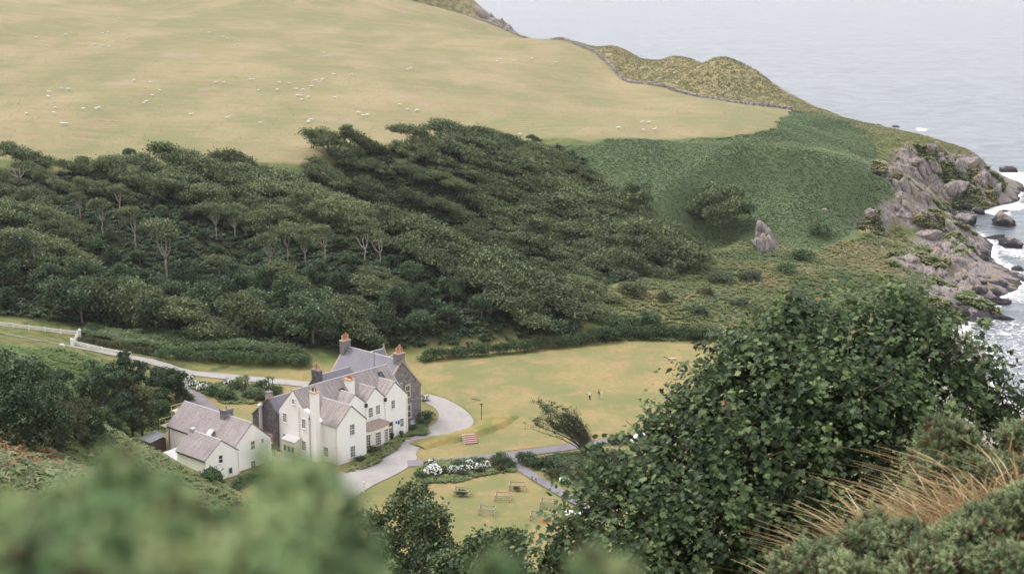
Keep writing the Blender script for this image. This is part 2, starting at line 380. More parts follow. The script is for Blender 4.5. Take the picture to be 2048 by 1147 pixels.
REG['rock3'] = gp((1770, 525), (1860, 500), (1960, 530), (1985, 600), (2000, 650), (1880, 655), (1840, 600), (1890, 560))
REG['sand'] = np.array([at_z(*p)[:2] for p in [(1850, 600, -2), (1960, 585, -4), (1985, 640, -5), (1970, 700, -5), (2000, 790, -5), (2075, 850, -5), (2075, 930, -5), (1950, 900, -3), (1850, 780, -2), (1760, 690, -1)]])
gxf, gyf = GX.ravel(), GY.ravel()
nz = vnoise(gxf, gyf, 14, 3, 3) * 5
def mask(name, soft=3.0, wob=1.0): return sstep(poly_dist(gxf, gyf, REG[name]) + nz * wob, -soft, soft)
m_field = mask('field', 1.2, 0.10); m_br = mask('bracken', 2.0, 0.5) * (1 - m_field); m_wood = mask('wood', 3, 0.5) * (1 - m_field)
m_rock = np.maximum(np.maximum(mask('rock', 2, 0.8), mask('rock2', 2, 0.8)), mask('rock3', 2, 0.8)); m_sand = mask('sand', 2, 0.3)
m_mown = sstep(poly_dist(gxf, gyf, FLAT), -4, -1)
rug = np.abs(vnoise(gxf, gyf, 9, 5, 4)); rug2 = vnoise(gxf, gyf, 7, 9, 3)
free = (1 - m_mown) * sstep(gyf, 40, 90)
zf_ = GZ.ravel() + free * (m_rock * (1.6 - rug * 6.0) + (1 - m_rock) * (1 - m_field) * (1 - m_sand) * rug2 * 0.55 + m_field * vnoise(gxf, gyf, 45, 11, 3) * 0.9)
# narrow sheep-track terraces and hummocks on the sea-side knolls
m_knoll = sstep(gyf, 565, 600) * (1 - m_field); zf_ += m_knoll * (vnoise(gxf, gyf, 26, 21, 3) * 2.2)
# spur and gully in the wood
SPUR = np.array([at_t(*p)[:2] for p in ((600, 385, 375), (750, 472, 351), (900, 542, 339), (1050, 612, 329), (1130, 648, 322))]); spd = line_dist(gxf, gyf, SPUR); along = np.interp(gxf, SPUR[:, 0], np.linspace(0, 1, len(SPUR)), left=0, right=1)
late = sstep(gxf, SPUR[0, 0] - 15, SPUR[0, 0] + 12) * sstep(-gxf, -SPUR[-1, 0] - 6, -SPUR[-1, 0] + 8); zf_ += (1 - m_mown) * late * (3.2 * np.exp(-((spd - 2) / 8) ** 2) - 7.5 * np.exp(-((spd + 15) / 9) ** 2))
for (kx, ky, kt, amp, rad_) in ((1448, 130, 646, 3.6, 14), (1345, 122, 688, 3.2, 14), (1396, 150, 655, -3.5, 11), (1290, 145, 690, -2.5, 14), (1520, 178, 615, -2.5, 12), (1500, 165, 632, 2.5, 10), (1240, 115, 740, 3.0, 14)):
    q = at_t(kx, ky, kt); zf_ += amp * np.exp(-(((gxf - q[0]) ** 2 + (gyf - q[1]) ** 2) / rad_ ** 2)) * (1 - m_field)
# the bracken shoulder: a crest with a hollowed face below it
SH = np.array([at_t(*p)[:2] for p in ((1300, 420, 398), (1345, 388, 408), (1420, 345, 420), (1480, 313, 432), (1600, 322, 432), (1700, 352, 430), (1800, 395, 432))]); shd = line_dist(gxf, gyf, SH)
lat = sstep(gxf, 30, 44) * sstep(-gxf, -112, -98) * sstep(-np.abs(shd), -40, -28); zf_ += lat * (3.4 * np.exp(-((shd + 1) / 5.0) ** 2) - 6.0 * np.exp(-((shd - 13) / 8) ** 2) + 1.2 * np.exp(-((shd + 16) / 8) ** 2) * vnoise(gxf, gyf, 20, 8, 2))
GZ = zf_.reshape(GX.shape)
slope_y, slope_x = np.gradient(GZ); dX = np.gradient(GX, axis=1); dY = np.gradient(GY, axis=0)
slope = np.hypot(slope_x / dX, slope_y / dY).ravel()
m_rock = np.clip(m_rock + sstep(slope, 0.8, 1.1) * sstep(gyf, 380, 420) * sstep(GX.ravel(), 104, 116) * (1 - m_br) + sstep(-zf_, -1.0, 1.0) * sstep(gxf, 92, 100) * sstep(gyf, 345, 360) * sstep(-gyf, -700, -660), 0, 1)

# ------------------------------------------------------------------ ground materials
def grass_nodes(M, tan, green, red, big=0.03, streak=(0.35, 1.4, 1.0)):
    v = M.pos(scale=streak); n1 = M.noise(big, 4, 0.6, vec=M.pos(scale=(1, 0.55, 1))); n2 = M.noise(1.1, 4, 0.7, vec=v); n3 = M.noise(0.22, 5, 0.65, vec=v); n4 = M.noise(0.10, 5, 0.7, vec=v)
    c = M.mix(M.ramp(n1, (0.42, 0.0), (0.62, 1.0)), green, tan); c = M.mix(M.ramp(n3, (0.50, 0.0), (0.64, 0.9)), c, red); c = M.mix(M.ramp(n4, (0.52, 0.0), (0.62, 0.6)), c, green)
    return M.mix(M.ramp(n2, (0.38, 0.0), (0.60, 0.9)), c, M.mix(0.62, c, green)), n2
def ground_mat(name, use):
    M = Mat(name, 0.95, 0.1); n_fine = M.noise(2.2, 3, 0.75); c = None
    if 'rough' in use:
        n_mid = M.noise(0.35, 3, 0.6); n_big = M.noise(0.06, 2, 0.6)
        c = M.mix(M.ramp(n_mid, (0.36, 0.0), (0.62, 1.0)), (0.060, 0.095, 0.032), (0.19, 0.185, 0.075)); c = M.mix(M.ramp(n_fine, (0.5, 0.0), (0.72, 0.8)), c, (0.24, 0.17, 0.09))
        c = M.mix(M.ramp(n_big, (0.45, 0.0), (0.65, 0.6)), c, (0.085, 0.13, 0.045))
        knoll_c = M.mix(M.ramp(n_mid, (0.36, 0.0), (0.60, 1.0)), (0.115, 0.125, 0.06), (0.30, 0.25, 0.135)); c = M.mix(M.attr('m_knoll'), c, knoll_c)
    L_ = []
    if 'bracken' in use: L_.append(('m_bracken', M.mix(n_fine, (0.070, 0.105, 0.054), (0.128, 0.172, 0.086))))
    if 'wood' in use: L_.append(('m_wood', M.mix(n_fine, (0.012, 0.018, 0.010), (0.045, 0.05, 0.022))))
    if 'field' in use:
        field_c, fn = grass_nodes(M, (0.345, 0.278, 0.165), (0.205, 0.203, 0.103), (0.350, 0.235, 0.160))
        bare = M.ramp(M.noise(0.045, 2, 0.6, vec=M.pos(scale=(1, 0.7, 1))), (0.66, 0.0), (0.73, 0.7)); L_.append(('m_field', M.mix(bare, field_c, (0.33, 0.25, 0.19))))
    if 'mown' in use: L_.append(('m_mown', grass_nodes(M, (0.32, 0.245, 0.12), (0.17, 0.18, 0.072), (0.32, 0.21, 0.11), 0.09, (1, 1, 1))[0]))
    if 'rock' in use:
        L_.append(('m_sand', M.mix(n_fine, (0.22, 0.19, 0.18), (0.34, 0.295, 0.275))))
        rock_c = M.mix(M.ramp(M.noise(1.3, 5, 0.75, vec=M.pos(scale=(1.6, 1, 0.5))), (0.35, 0.0), (0.6, 1.0)), (0.085, 0.075, 0.075), (0.33, 0.285, 0.275))
        L_.append(('m_rock', M.mix(M.ramp(M.noise(0.25, 3), (0.55, 0.0), (0.66, 0.8)), rock_c, (0.20, 0.175, 0.075))))
    for a, col_ in L_: c = col_ if c is None else M.mix(M.attr(a), c, col_)
    if 'rock' in use:
        sep = M.node('ShaderNodeSeparateXYZ'); M.link(M.pos(), sep.inputs[0])
        wet = M.math('MULTIPLY', M.ramp(M.math('MULTIPLY_ADD', M.noise(0.4, 2), 3.0, M.math('MULTIPLY_ADD', sep.outputs[2], 0.5, 1.2)), (0.30, 1.0), (0.75, 0.0)), M.attr('m_rock'))
        c = M.mix(wet, c, (0.045, 0.042, 0.045))
    M.col(c); M.bump(n_fine, 0.6, 0.5); return M.done()
idx = np.arange(NR * NCOL).reshape(NR, NCOL)
gf = np.stack([idx[:-1, :-1], idx[:-1, 1:], idx[1:, 1:], idx[1:, :-1]], -1).reshape(-1, 4)
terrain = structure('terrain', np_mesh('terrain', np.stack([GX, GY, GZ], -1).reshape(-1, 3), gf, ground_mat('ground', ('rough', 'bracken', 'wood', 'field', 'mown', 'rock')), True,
                    dict(m_field=m_field, m_bracken=m_br, m_wood=m_wood, m_rock=m_rock, m_sand=m_sand, m_mown=m_mown, m_knoll=m_knoll)))

# faces that lie wholly in one region carry only that region's material
def fmin(m): m = m.reshape(GX.shape); return np.minimum(np.minimum(m[:-1, :-1], m[:-1, 1:]), np.minimum(m[1:, 1:], m[1:, :-1])).ravel()
mi = np.zeros(len(gf), np.int32); none = fmin(1 - np.maximum.reduce([m_rock, m_sand, m_mown]))
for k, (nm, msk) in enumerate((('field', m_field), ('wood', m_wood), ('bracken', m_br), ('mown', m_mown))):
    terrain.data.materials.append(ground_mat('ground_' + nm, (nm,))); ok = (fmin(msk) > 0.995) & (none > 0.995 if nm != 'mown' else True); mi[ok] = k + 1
terrain.data.materials.append(ground_mat('ground_rough', ('rough',))); mi[(mi == 0) & (none > 0.995) & (fmin(1 - np.maximum.reduce([m_field, m_wood, m_br])) > 0.995)] = 5
terrain.data.polygons.foreach_set('material_index', mi)

# ------------------------------------------------------------------ sea
M = Mat('sea_water', 0.22, 0.33); M.b.inputs['IOR'].default_value = 1.33
v = M.pos(scale=(0.55, 1.0, 1.0)); w1 = M.noise(0.16, 5, 0.62, vec=v, dist=0.4); w2 = M.noise(0.02, 3, 0.5, vec=v); w3 = M.noise(0.55, 4, 0.6, vec=v)
fo = M.attr('foam'); foam = M.math('MULTIPLY', M.ramp(M.math('ADD', fo, M.math('MULTIPLY_ADD', M.noise(0.55, 6, 0.7, dist=1.5), 1.3, -0.65)), (0.42, 0.0), (0.62, 1.0)), 1.0)
water = M.mix(M.ramp(w1, (0.38, 0.0), (0.62, 1.0)), (0.060, 0.078, 0.098), (0.150, 0.176, 0.204)); water = M.mix(M.ramp(w2, (0.4, 0.0), (0.65, 0.5)), water, (0.150, 0.174, 0.20))
M.col(M.mix(foam, water, (0.80, 0.80, 0.79))); M.put(M.b.inputs['Roughness'], M.math('MULTIPLY_ADD', foam, 0.6, 0.24))
M.bump(M.math('ADD', w1, M.math('MULTIPLY', w3, 0.25)), 0.55, 1.1); SEA_M = M.done()
xs = np.concatenate([np.linspace(-14000, -200, 8), np.arange(-100, 60, 12), np.arange(60, 190, 1.3), np.arange(190, 330, 6), np.linspace(340, 14000, 14)])
ys = np.concatenate([np.linspace(-300, 150, 5), np.arange(165, 620, 1.8), np.arange(620, 1400, 12), np.linspace(1410, 40000, 30)])
SX, SY = np.meshgrid(xs, ys); sxf, syf = SX.ravel(), SY.ravel()
dep = SEA - tps(sxf, syf); inl = (sxf > 55) & (syf < 620) & (syf > 150)
foam_a = np.where(inl, np.clip(1.0 - np.abs(dep) / 2.2, 0, 1) * 0.62, 0)
near = sstep(-np.hypot((sxf - 112) / 22, (syf - 300) / 75), -1.25, -0.45); foam_a = np.maximum(foam_a, near * 0.42 * (sxf > 60))
for (px, py, r, k) in ((2045, 355, 12, .75), (2000, 405, 10, .8), (1985, 420, 7, .8), (2040, 500, 12, .55), (2035, 590, 8, .5), (1840, 258, 5, .8)):
    q = at_z(px, py, SEA); foam_a = np.maximum(foam_a, k * sstep(-np.hypot((sxf - q[0]) / r, (syf - q[1]) / (r * 2.2)), -1.2, -0.3))
SZ = SEA + 0 * SX; nxs = len(xs); si = np.arange(SX.size).reshape(SX.shape)
sea = structure('sea', np_mesh('sea', np.stack([SX, SY, SZ], -1).reshape(-1, 3), np.stack([si[:-1, :-1], si[:-1, 1:], si[1:, 1:], si[1:, :-1]], -1).reshape(-1, 4), SEA_M, True, dict(foam=foam_a)))

# ------------------------------------------------------------------ lawns, drives and paths on the valley floor
def z0(*pts): return np.array([at_z(p[0], p[1], 0.0)[:2] for p in pts])
M = Mat('lawn_grass', 0.95, 0.1); c, n2 = grass_nodes(M, (0.325, 0.240, 0.120), (0.175, 0.180, 0.078), (0.350, 0.222, 0.125), 0.075, (0.8, 0.9, 1))
wv = M.node('ShaderNodeTexWave'); wv.inputs['Scale'].default_value = 0.55; wv.inputs['Distortion'].default_value = 1.5; mp = M.node('ShaderNodeMapping'); mp.inputs['Rotation'].default_value = (0, 0, R(48)); M.link(M.pos(), mp.inputs[0]); M.link(mp.outputs[0], wv.inputs[0])
c = M.mix(M.math('MULTIPLY', M.ramp(wv.outputs[1], (0.6, 0.0), (0.9, 1.0)), M.ramp(M.noise(0.05, 2), (0.5, 0.0), (0.6, 0.45))), c, (0.225, 0.22, 0.08))
M.col(c); M.bump(n2, 0.4, 0.08); LAWN = M.done()
def gravel(name, a, b):
    M = Mat(name, 0.92, 0.15); n = M.noise(5.0, 8, 0.75); n2 = M.noise(0.30, 4, 0.6)
    c = M.mix(M.ramp(n, (0.35, 0.0), (0.65, 1.0)), a, b); c = M.mix(M.ramp(n2, (0.45, 0.0), (0.7, 0.5)), c, tuple(x * 0.78 for x in a)); M.col(c); M.bump(n, 0.5, 0.04); return M.done()
DRIVE = gravel('drive_gravel', (0.27, 0.255, 0.25), (0.385, 0.36, 0.35)); TARMAC = gravel('path_tarmac', (0.165, 0.155, 0.168), (0.245, 0.23, 0.245)); YARD = gravel('yard_surface', (0.21, 0.20, 0.20), (0.30, 0.285, 0.28))
lawn_pts = z0((836, 742), (858, 727), (940, 720), (1060, 706), (1180, 693), (1300, 686), (1420, 690), (1470, 705), (1500, 780), (1480, 846), (1290, 867), (1150, 885), (1020, 901), (890, 919), (846, 919), (830, 906), (850, 888), (900, 872), (944, 856), (952, 841), (932, 818), (892, 795), (852, 784), (846, 760))
structure('lawn', sheet('lawn', lawn_pts, LAWN, 0.05))
structure('garden_lawn', sheet('garden_lawn', smooth_loop(z0((846, 966), (930, 955), (1022, 940), (1048, 956), (1100, 985), (1160, 1028), (1200, 1080), (1100, 1140), (960, 1130), (880, 1040)), 1), LAWN, 0.05))
structure('cottage_lawn', sheet('cottage_lawn', smooth_loop(z0((442, 828), (402, 792), (398, 786), (470, 780), (560, 792), (565, 830), (520, 850), (500, 842)), 1), LAWN, 0.05))
drive_pts = smooth_loop(z0((846, 786), (890, 796), (931, 819), (950, 841), (942, 856), (898, 873), (849, 888), (829, 906), (838, 918), (800, 946), (740, 972), (690, 1010), (600, 1010), (600, 980), (680, 946), (735, 922), (770, 902), (800, 888), (835, 870), (868, 850), (880, 832), (872, 816), (846, 804)), 2)
structure('driveway', sheet('driveway', drive_pts, DRIVE, 0.09))
lower_path = smooth_line(z0((815, 927), (880, 925), (1020, 910), (1150, 892), (1300, 874), (1480, 850)), 2)
structure('lower_path', sheet('lower_path', ribbon_outline(lower_path, 3.0), TARMAC, 0.11))
foot = smooth_line(z0((1014, 914), (1030, 926), (1052, 944), (1100, 973), (1150, 1002), (1210, 1045)), 2)
structure('footpath', sheet('footpath', ribbon_outline(foot, 1.9), TARMAC, 0.14))
rear = smooth_line(np.concatenate([gp((-160, 640), (0, 668), (75, 681), (150, 693), (260, 714), (370, 745)), z0((430, 751), (500, 758), (640, 771), (760, 790))]), 2)
structure('rear_drive', sheet('rear_drive', ribbon_outline(rear, 3.2), DRIVE, 0.12, 1.5))
side = smooth_line(np.concatenate([gp((330, 742), (362, 772)), z0((395, 800), (430, 835), (470, 880))]), 2)
structure('side_road', sheet('side_road', ribbon_outline(side, 3.6), TARMAC, 0.15, 1.5))
structure('yard', sheet('yard', z0((545, 872), (562, 905), (640, 938), (682, 944), (640, 985), (545, 965), (548, 920), (500, 880)), YARD, 0.06))
# low grassed bank beside the steps
M = Mat('bank_grass', 0.95, 0.1); c, n2 = grass_nodes(M, (0.36, 0.245, 0.11), (0.16, 0.175, 0.06), (0.36, 0.215, 0.10), 0.2, (1, 1, 1)); M.col(c); M.bump(n2, 0.5, 0.1); BANK = M.done()
def berm(name, line, w0, w1, h):
    P = smooth_line(z0(*line), 3); n = len(P); d = np.gradient(P, axis=0); d /= np.linalg.norm(d, axis=1)[:, None]; nr = np.stack([-d[:, 1], d[:, 0]], 1)
    prof = [(-w0, -0.05), (-w0 * 0.6, 0.25 * h), (-w0 * 0.25, 0.85 * h), (0, h), (w1 * 0.3, 0.92 * h), (w1 * 0.65, 0.45 * h), (w1, -0.05)]; k = len(prof)
    env = np.sin(np.linspace(0.12, math.pi - 0.12, n)) ** 0.6
    V = [(P[i, 0] + nr[i, 0] * a, P[i, 1] + nr[i, 1] * a, b * (env[i] if b > 0 else 1) + 0.06 * math.sin(i * 1.3 + a)) for i in range(n) for a, b in prof]
    return np_mesh(name, V, np.array([(i * k + j, (i + 1) * k + j, (i + 1) * k + j + 1, i * k + j + 1) for i in range(n - 1) for j in range(k - 1)]), BANK, True)
structure('grass_bank', berm('grass_bank', [(845, 897), (880, 886), (920, 880), (945, 874), (975, 864), (1005, 850), (1030, 832)], 1.3, 4.5, 0.95))
# ------------------------------------------------------------------ building materials
def uv_project(me, s=1.0):
    uv = me.uv_layers.new(name='UVMap'); co = me.vertices
    for p in me.polygons:
        n = p.normal; t = Vector((0, 0, 1)).cross(n)
        t = t.normalized() if t.length > 1e-3 else Vector((1, 0, 0)); b = n.cross(t)
        for li in p.loop_indices:
            q = co[me.loops[li].vertex_index].co; uv.data[li].uv = (q.dot(t) * s, q.dot(b) * s)
def uvc(M, scale=(1, 1, 1)):
    mp = M.node('ShaderNodeMapping'); mp.inputs['Scale'].default_value = scale; M.link(M.node('ShaderNodeTexCoord').outputs['UV'], mp.inputs[0]); return mp.outputs[0]
def brick(M, vec, c1, c2, mortar, w, h, ms=0.02, scale=1.0):
    n = M.node('ShaderNodeTexBrick'); M.link(vec, n.inputs['Vector'])
    for k, x in (('Color1', c1), ('Color2', c2), ('Mortar', mortar)): M.put(n.inputs[k], x)
    for k, x in (('Scale', scale), ('Mortar Size', ms), ('Brick Width', w), ('Row Height', h), ('Mortar Smooth', 0.2), ('Bias', 0.0)): n.inputs[k].default_value = x
    return n
def slate(name, a, b, streak, amt):
    M = Mat(name, 0.75, 0.3); v = uvc(M); br = brick(M, v, a, b, tuple(x * 0.55 for x in a), 0.32, 0.24, 0.012)
    c = M.mix(M.math('MULTIPLY', M.ramp(M.noise(1.0, 5, 0.65, vec=uvc(M, (3.4, 0.28, 1))), (0.47, 0.0), (0.62, 1.0)), amt), br.outputs[0], streak)
    c = M.mix(M.ramp(M.noise(0.35, 5, 0.6, vec=v), (0.35, 0.0), (0.75, 0.45)), c, tuple(x * 0.7 for x in a)); M.col(c); M.bump(br.outputs[1], -0.35, 0.02); return M.done()
SLATE_OLD = slate('weathered_slate', (0.235, 0.205, 0.205), (0.315, 0.275, 0.265), (0.44, 0.385, 0.355), 0.75)
SLATE_NEW = slate('blue_slate', (0.200, 0.190, 0.225), (0.235, 0.225, 0.262), (0.27, 0.25, 0.28), 0.35)
SLATE_COT = slate('cottage_slate', (0.235, 0.205, 0.210), (0.33, 0.29, 0.29), (0.40, 0.355, 0.35), 0.55)
def render_wall(name, c, dirt):
    M = Mat(name, 0.9, 0.15); st = M.noise(1.0, 5, 0.6, vec=uvc(M, (1.1, 0.18, 1))); c2 = M.mix(M.ramp(st, (0.48, 0.0), (0.80, 0.55)), c, dirt)
    c2 = M.mix(M.ramp(M.noise(0.5, 4), (0.55, 0.0), (0.8, 0.35)), c2, dirt); M.col(c2); M.bump(M.noise(14, 4), 0.25, 0.01); return M.done()
WHITE = render_wall('white_harling', (0.915, 0.895, 0.86), (0.80, 0.765, 0.69)); CREAM = render_wall('cream_render', (0.82, 0.76, 0.64), (0.68, 0.59, 0.47))
def stone(name, a, b, mort, w=0.42, h=0.20):
    M = Mat(name, 0.92, 0.15); n = M.noise(1.2, 3, vec=uvc(M)); v = M.mix(0.05, uvc(M), M.node('ShaderNodeTexNoise').outputs[1])
    br = brick(M, v, a, b, mort, w, h, 0.022); c = M.mix(M.ramp(M.noise(2.6, 3, vec=uvc(M)), (0.45, 0.0), (0.62, 0.75)), br.outputs[0], mort)
    c = M.mix(M.ramp(n, (0.45, 0.0), (0.7, 0.5)), c, tuple(x * 0.6 for x in a)); M.col(c); M.bump(br.outputs[1], -0.6, 0.03); return M.done()
STONE = stone('whinstone', (0.085, 0.080, 0.088), (0.205, 0.190, 0.190), (0.335, 0.305, 0.29)); STONE_DK = stone('dark_whinstone', (0.055, 0.050, 0.055), (0.135, 0.12, 0.12), (0.185, 0.165, 0.16))
DRESS = simple('sandstone_dressing', (0.40, 0.315, 0.255), 0.9, 0.2, 4); LEAD = simple('lead_ridge', (0.46, 0.45, 0.46), 0.6, 0.12, 3)
FRAME = simple('white_window_paint', (0.80, 0.79, 0.76), 0.5, 0.04, 6); POT = simple('terracotta_pot', (0.48, 0.20, 0.085), 0.8, 0.25, 6); POT_BUFF = simple('buff_pot', (0.52, 0.37, 0.25), 0.8, 0.2, 6)
DARK = simple('dark_iron', (0.045, 0.042, 0.045), 0.6, 0.2, 6); COPPER = simple('weathered_lead_roof', (0.34, 0.265, 0.235), 0.7, 0.2, 3); GREENW = simple('sage_green_paint', (0.42, 0.43, 0.31), 0.6, 0.08, 4)
STEEL = simple('galvanised_steel', (0.50, 0.50, 0.50), 0.45, 0.12, 4, metal=0.3); TIMBER = simple('dark_timber', (0.075, 0.052, 0.045), 0.85, 0.25, 5); BLUE = simple('blue_sign_enamel', (0.05, 0.14, 0.42), 0.4, 0.06, 6)
M = Mat('window_glass', 0.08, 0.6); M.col(M.ramp(M.rnd(), (0.0, (0.02, 0.024, 0.028)), (1.0, (0.07, 0.075, 0.08)))); GLASS = M.done()

HO = at_z(733.4, 911, 0.0); H_RZ = R(90 - 41.8)
def L(u, v, w): return (u, -v, w)
def hpart(mb, name, mat, parent, label=None):
    o = mb.build(name, mat, parent, label=label); uv_project(o.data); return o
def block(mb, axis, prof, a0, a1):
    """solid with the outline prof [(across, height)] run along u or v from a0 to a1"""
    P = [L(a0, p, w) if axis == 'u' else L(p, a0, w) for p, w in prof]
    return mb.prism(P, Vector(L(a1 - a0, 0, 0)) if axis == 'u' else Vector(L(0, a1 - a0, 0)))
def slope(parent, mat, e0, e1, r1, r0, th=0.14, lift=0.05, name='roof'):
    """a roof slope: eave corner to eave corner, ridge corner to ridge corner"""
    P = [Vector(L(*p)) for p in (e0, e1, r1, r0)]; n = (P[1] - P[0]).cross(P[3] - P[0]).normalized()
    if n.z < 0: n = -n
    mb = MB(); P = [p + n * lift for p in P]; mb.prism(P, n * th); return hpart(mb, name, mat, parent)
def ridge_cap(parent, a, b, mat=None, r=0.11):
    mb = MB(); mb.tube([L(*a), L(*b)], r, 6); return hpart(mb, 'ridge_cap', mat or LEAD, parent)
def gable_roof(parent, mat, axis, a0, a1, lo, mid, hi, over=0.18, cap=True):
    """two slopes; lo/hi = (across, height) at the eaves, mid at the ridge"""
    out = []
    for e in (lo, hi):
        k = (mid[1] - e[1]) / abs(mid[0] - e[0]); s = 1 if e[0] > mid[0] else -1; ex, ez = e[0] + s * over, e[1] - k * over
        pts = [(a0, ex, ez), (a1, ex, ez), (a1, mid[0], mid[1]), (a0, mid[0], mid[1])]
        out.append(slope(parent, mat, *[(a, p, z) if axis == 'u' else (p, a, z) for a, p, z in pts]))
    if cap:
        z = mid[1] + 0.16; ridge_cap(parent, (a0, mid[0], z) if axis == 'u' else (mid[0], a0, z), (a1, mid[0], z) if axis == 'u' else (mid[0], a1, z))
    return out
def window(parent, face, at, a0, a1, z0_, z1_, nx=3, ny=4, sill=True, surround=None, name='window'):
    """sash window on a wall: face 'v' looks along +v, face 'u' looks along -u"""
    def Q(a, d, z): return L(a, at + d, z) if face == 'v' else L(at - d, a, z)
    def slab(mb, x0, x1, y0, y1, d0, d1):
        P = [Q(a, d, z) for d in (d0, d1) for a, z in ((x0, y0), (x1, y0), (x1, y1), (x0, y1))]
        mb.raw(P, [(0, 1, 2, 3), (7, 6, 5, 4), (0, 4, 5, 1), (1, 5, 6, 2), (2, 6, 7, 3), (3, 7, 4, 0)])
    g = MB(); slab(g, a0, a1, z0_, z1_, -0.05, 0.02); w = g.build(name, GLASS, parent)
    m = MB(); b = 0.075
    for x0, x1, y0, y1 in ((a0 - b, a0, z0_ - b, z1_ + b), (a1, a1 + b, z0_ - b, z1_ + b), (a0, a1, z0_ - b, z0_), (a0, a1, z1_, z1_ + b)): slab(m, x0, x1, y0, y1, -0.04, 0.06)
    m.build('frame', FRAME, w); k = MB()
    for i in range(1, nx): x = a0 + (a1 - a0) * i / nx; slab(k, x - 0.025, x + 0.025, z0_, z1_, -0.02, 0.045)
    for j in range(1, ny): z = z0_ + (z1_ - z0_) * j / ny; t = 0.045 if j * 2 == ny else 0.025; slab(k, a0, a1, z - t, z + t, -0.02, 0.042)
    if k.v: k.build('glazing_bar', FRAME, w)
    if sill: s = MB(); slab(s, a0 - 0.14, a1 + 0.14, z0_ - 0.2, z0_ - b - 0.002, -0.04, 0.14); s.build('sill', surround or FRAME, w)
    if surround:
        s = MB(); e = 0.24
        for x0, x1, y0, y1 in ((a0 - b - e, a0 - b - .002, z0_ - b, z1_ + b), (a1 + b + .002, a1 + b + e, z0_ - b, z1_ + b), (a0 - b - e, a1 + b + e, z1_ + b + .002, z1_ + b + e)): slab(s, x0, x1, y0, y1, -0.04, 0.05)
        s.build('stone_surround', surround, w)
    return w
def chimney(parent, u0, u1, v0, v1, zb, zt, mat, pots, pot_mat=None, pot_h=0.75, cope=None, along='v'):
    m = MB(); m.box(u0, u1, -v1, -v0, zb, zt); ch = hpart(m, 'chimney', mat, parent)
    m = MB(); m.box(u0 - 0.09, u1 + 0.09, -v1 - 0.09, -v0 + 0.09, zt - 0.02, zt + 0.16); hpart(m, 'coping', cope or DRESS, ch)
    for i in range(pots):
        f = (i + 0.5) / pots; u, v = ((u0 + u1) / 2, v0 + (v1 - v0) * f) if along == 'v' else (u0 + (u1 - u0) * f, (v0 + v1) / 2); h = pot_h * (1 + 0.18 * ((i * 7) % 3 - 1))
        m = MB(); m.lathe([(0.17, 0), (0.19, 0.08), (0.14, 0.18), (0.13, h - 0.12), (0.17, h - 0.1), (0.17, h), (0.11, h), (0.10, h - 0.2)], L(u, v, zt + 0.14), 10)
        m.build('chimney_pot', (pot_mat[i % len(pot_mat)] if pot_mat else POT), ch, smooth=False)
    return ch
def downpipe(parent, p, z0_, z1_, mat=None, r=0.06):
    m = MB(); m.tube([L(p[0], p[1], z0_), L(p[0], p[1], z1_)], r, 6); m.build('downpipe', mat or CREAM, parent)

# ------------------------------------------------------------------ white house
wh = thing('white_house', 'large white rendered house with four front gables and weathered grey slate roof', 'house', HO, H_RZ)
m = MB(); block(m, 'u', [(-12.2, -0.3), (-12.2, 7.0), (-8.6, 10.85), (-6.4, 8.5), (-4.95, 8.1), (-4.95, -0.3)], -7.8, -7.0); hpart(m, 'wall', WHITE, wh)
m = MB(); block(m, 'u', [(-12.2, -0.3), (-12.2, 7.0), (-8.6, 10.85), (-5.0, 7.0), (-3.6, 6.6), (-3.6, -0.3)], -6.998, 12.73); hpart(m, 'wall', WHITE, wh)
m = MB(); block(m, 'v', [(-6.14, -0.3), (-6.14, 6.2), (-3.07, 9.0), (0, 6.2), (0, -0.3)], -6.5, 0); hpart(m, 'wall', WHITE, wh)
for lo, mid, hi in (((-1.5, 7.3), (0.9, 9.3), (3.2, 7.45)), ((3.205, 7.45), (5.35, 9.4), (7.5, 7.45)), ((7.505, 7.45), (9.85, 9.45), (12.73, 6.7))):
    m = MB(); block(m, 'v', [(lo[0], -0.3), lo, mid, hi, (hi[0], -0.3)], -7.6, -3.5); hpart(m, 'wall', WHITE, wh)
gable_roof(wh, SLATE_OLD, 'u', -7.75, 12.9, (-12.2, 7.0), (-8.6, 10.85), (-5.0, 7.0), 0.1)
gable_roof(wh, SLATE_OLD, 'v', -7.2, 0.08, (-6.14, 6.2), (-3.07, 9.0), (0, 6.2), 0.12)
gable_roof(wh, SLATE_OLD, 'v', -7.3, -3.44, (-1.5, 7.3), (0.9, 9.3), (3.2, 7.45), 0.0)
gable_roof(wh, SLATE_OLD, 'v', -7.4, -3.44, (3.2, 7.45), (5.35, 9.4), (7.5, 7.45), 0.0)
gable_roof(wh, SLATE_OLD, 'v', -7.4, -3.44, (7.5, 7.45), (9.85, 9.45), (12.73, 6.7), 0.02)
ridge_cap(wh, (12.9, -8.6, 11.0), (12.9, -5.2, 7.4), LEAD, 0.1)
chimney(wh, -7.62, -6.72, -4.7, -3.4, -0.3, 11.45, WHITE, 2, [DARK, POT], 0.7, POT_BUFF)
chimney(wh, 2.35, 3.35, -7.55, -6.2, 8.0, 10.85, WHITE, 4, [POT], 0.5, POT_BUFF)
window(wh, 'v', 0.0, -3.45, -2.55, 4.35, 6.05); window(wh, 'v', 0.0, -3.45, -2.55, 0.65, 2.4)
window(wh, 'v', -3.5, 3.85, 4.7, 4.8, 6.35); window(wh, 'v', -3.5, 5.5, 6.3, 4.95, 6.4); window(wh, 'v', -3.5, 9.0, 9.7, 5.15, 6.45, 2, 4); window(wh, 'v', -3.5, 10.95, 11.65, 1.5, 2.85, 2, 4)
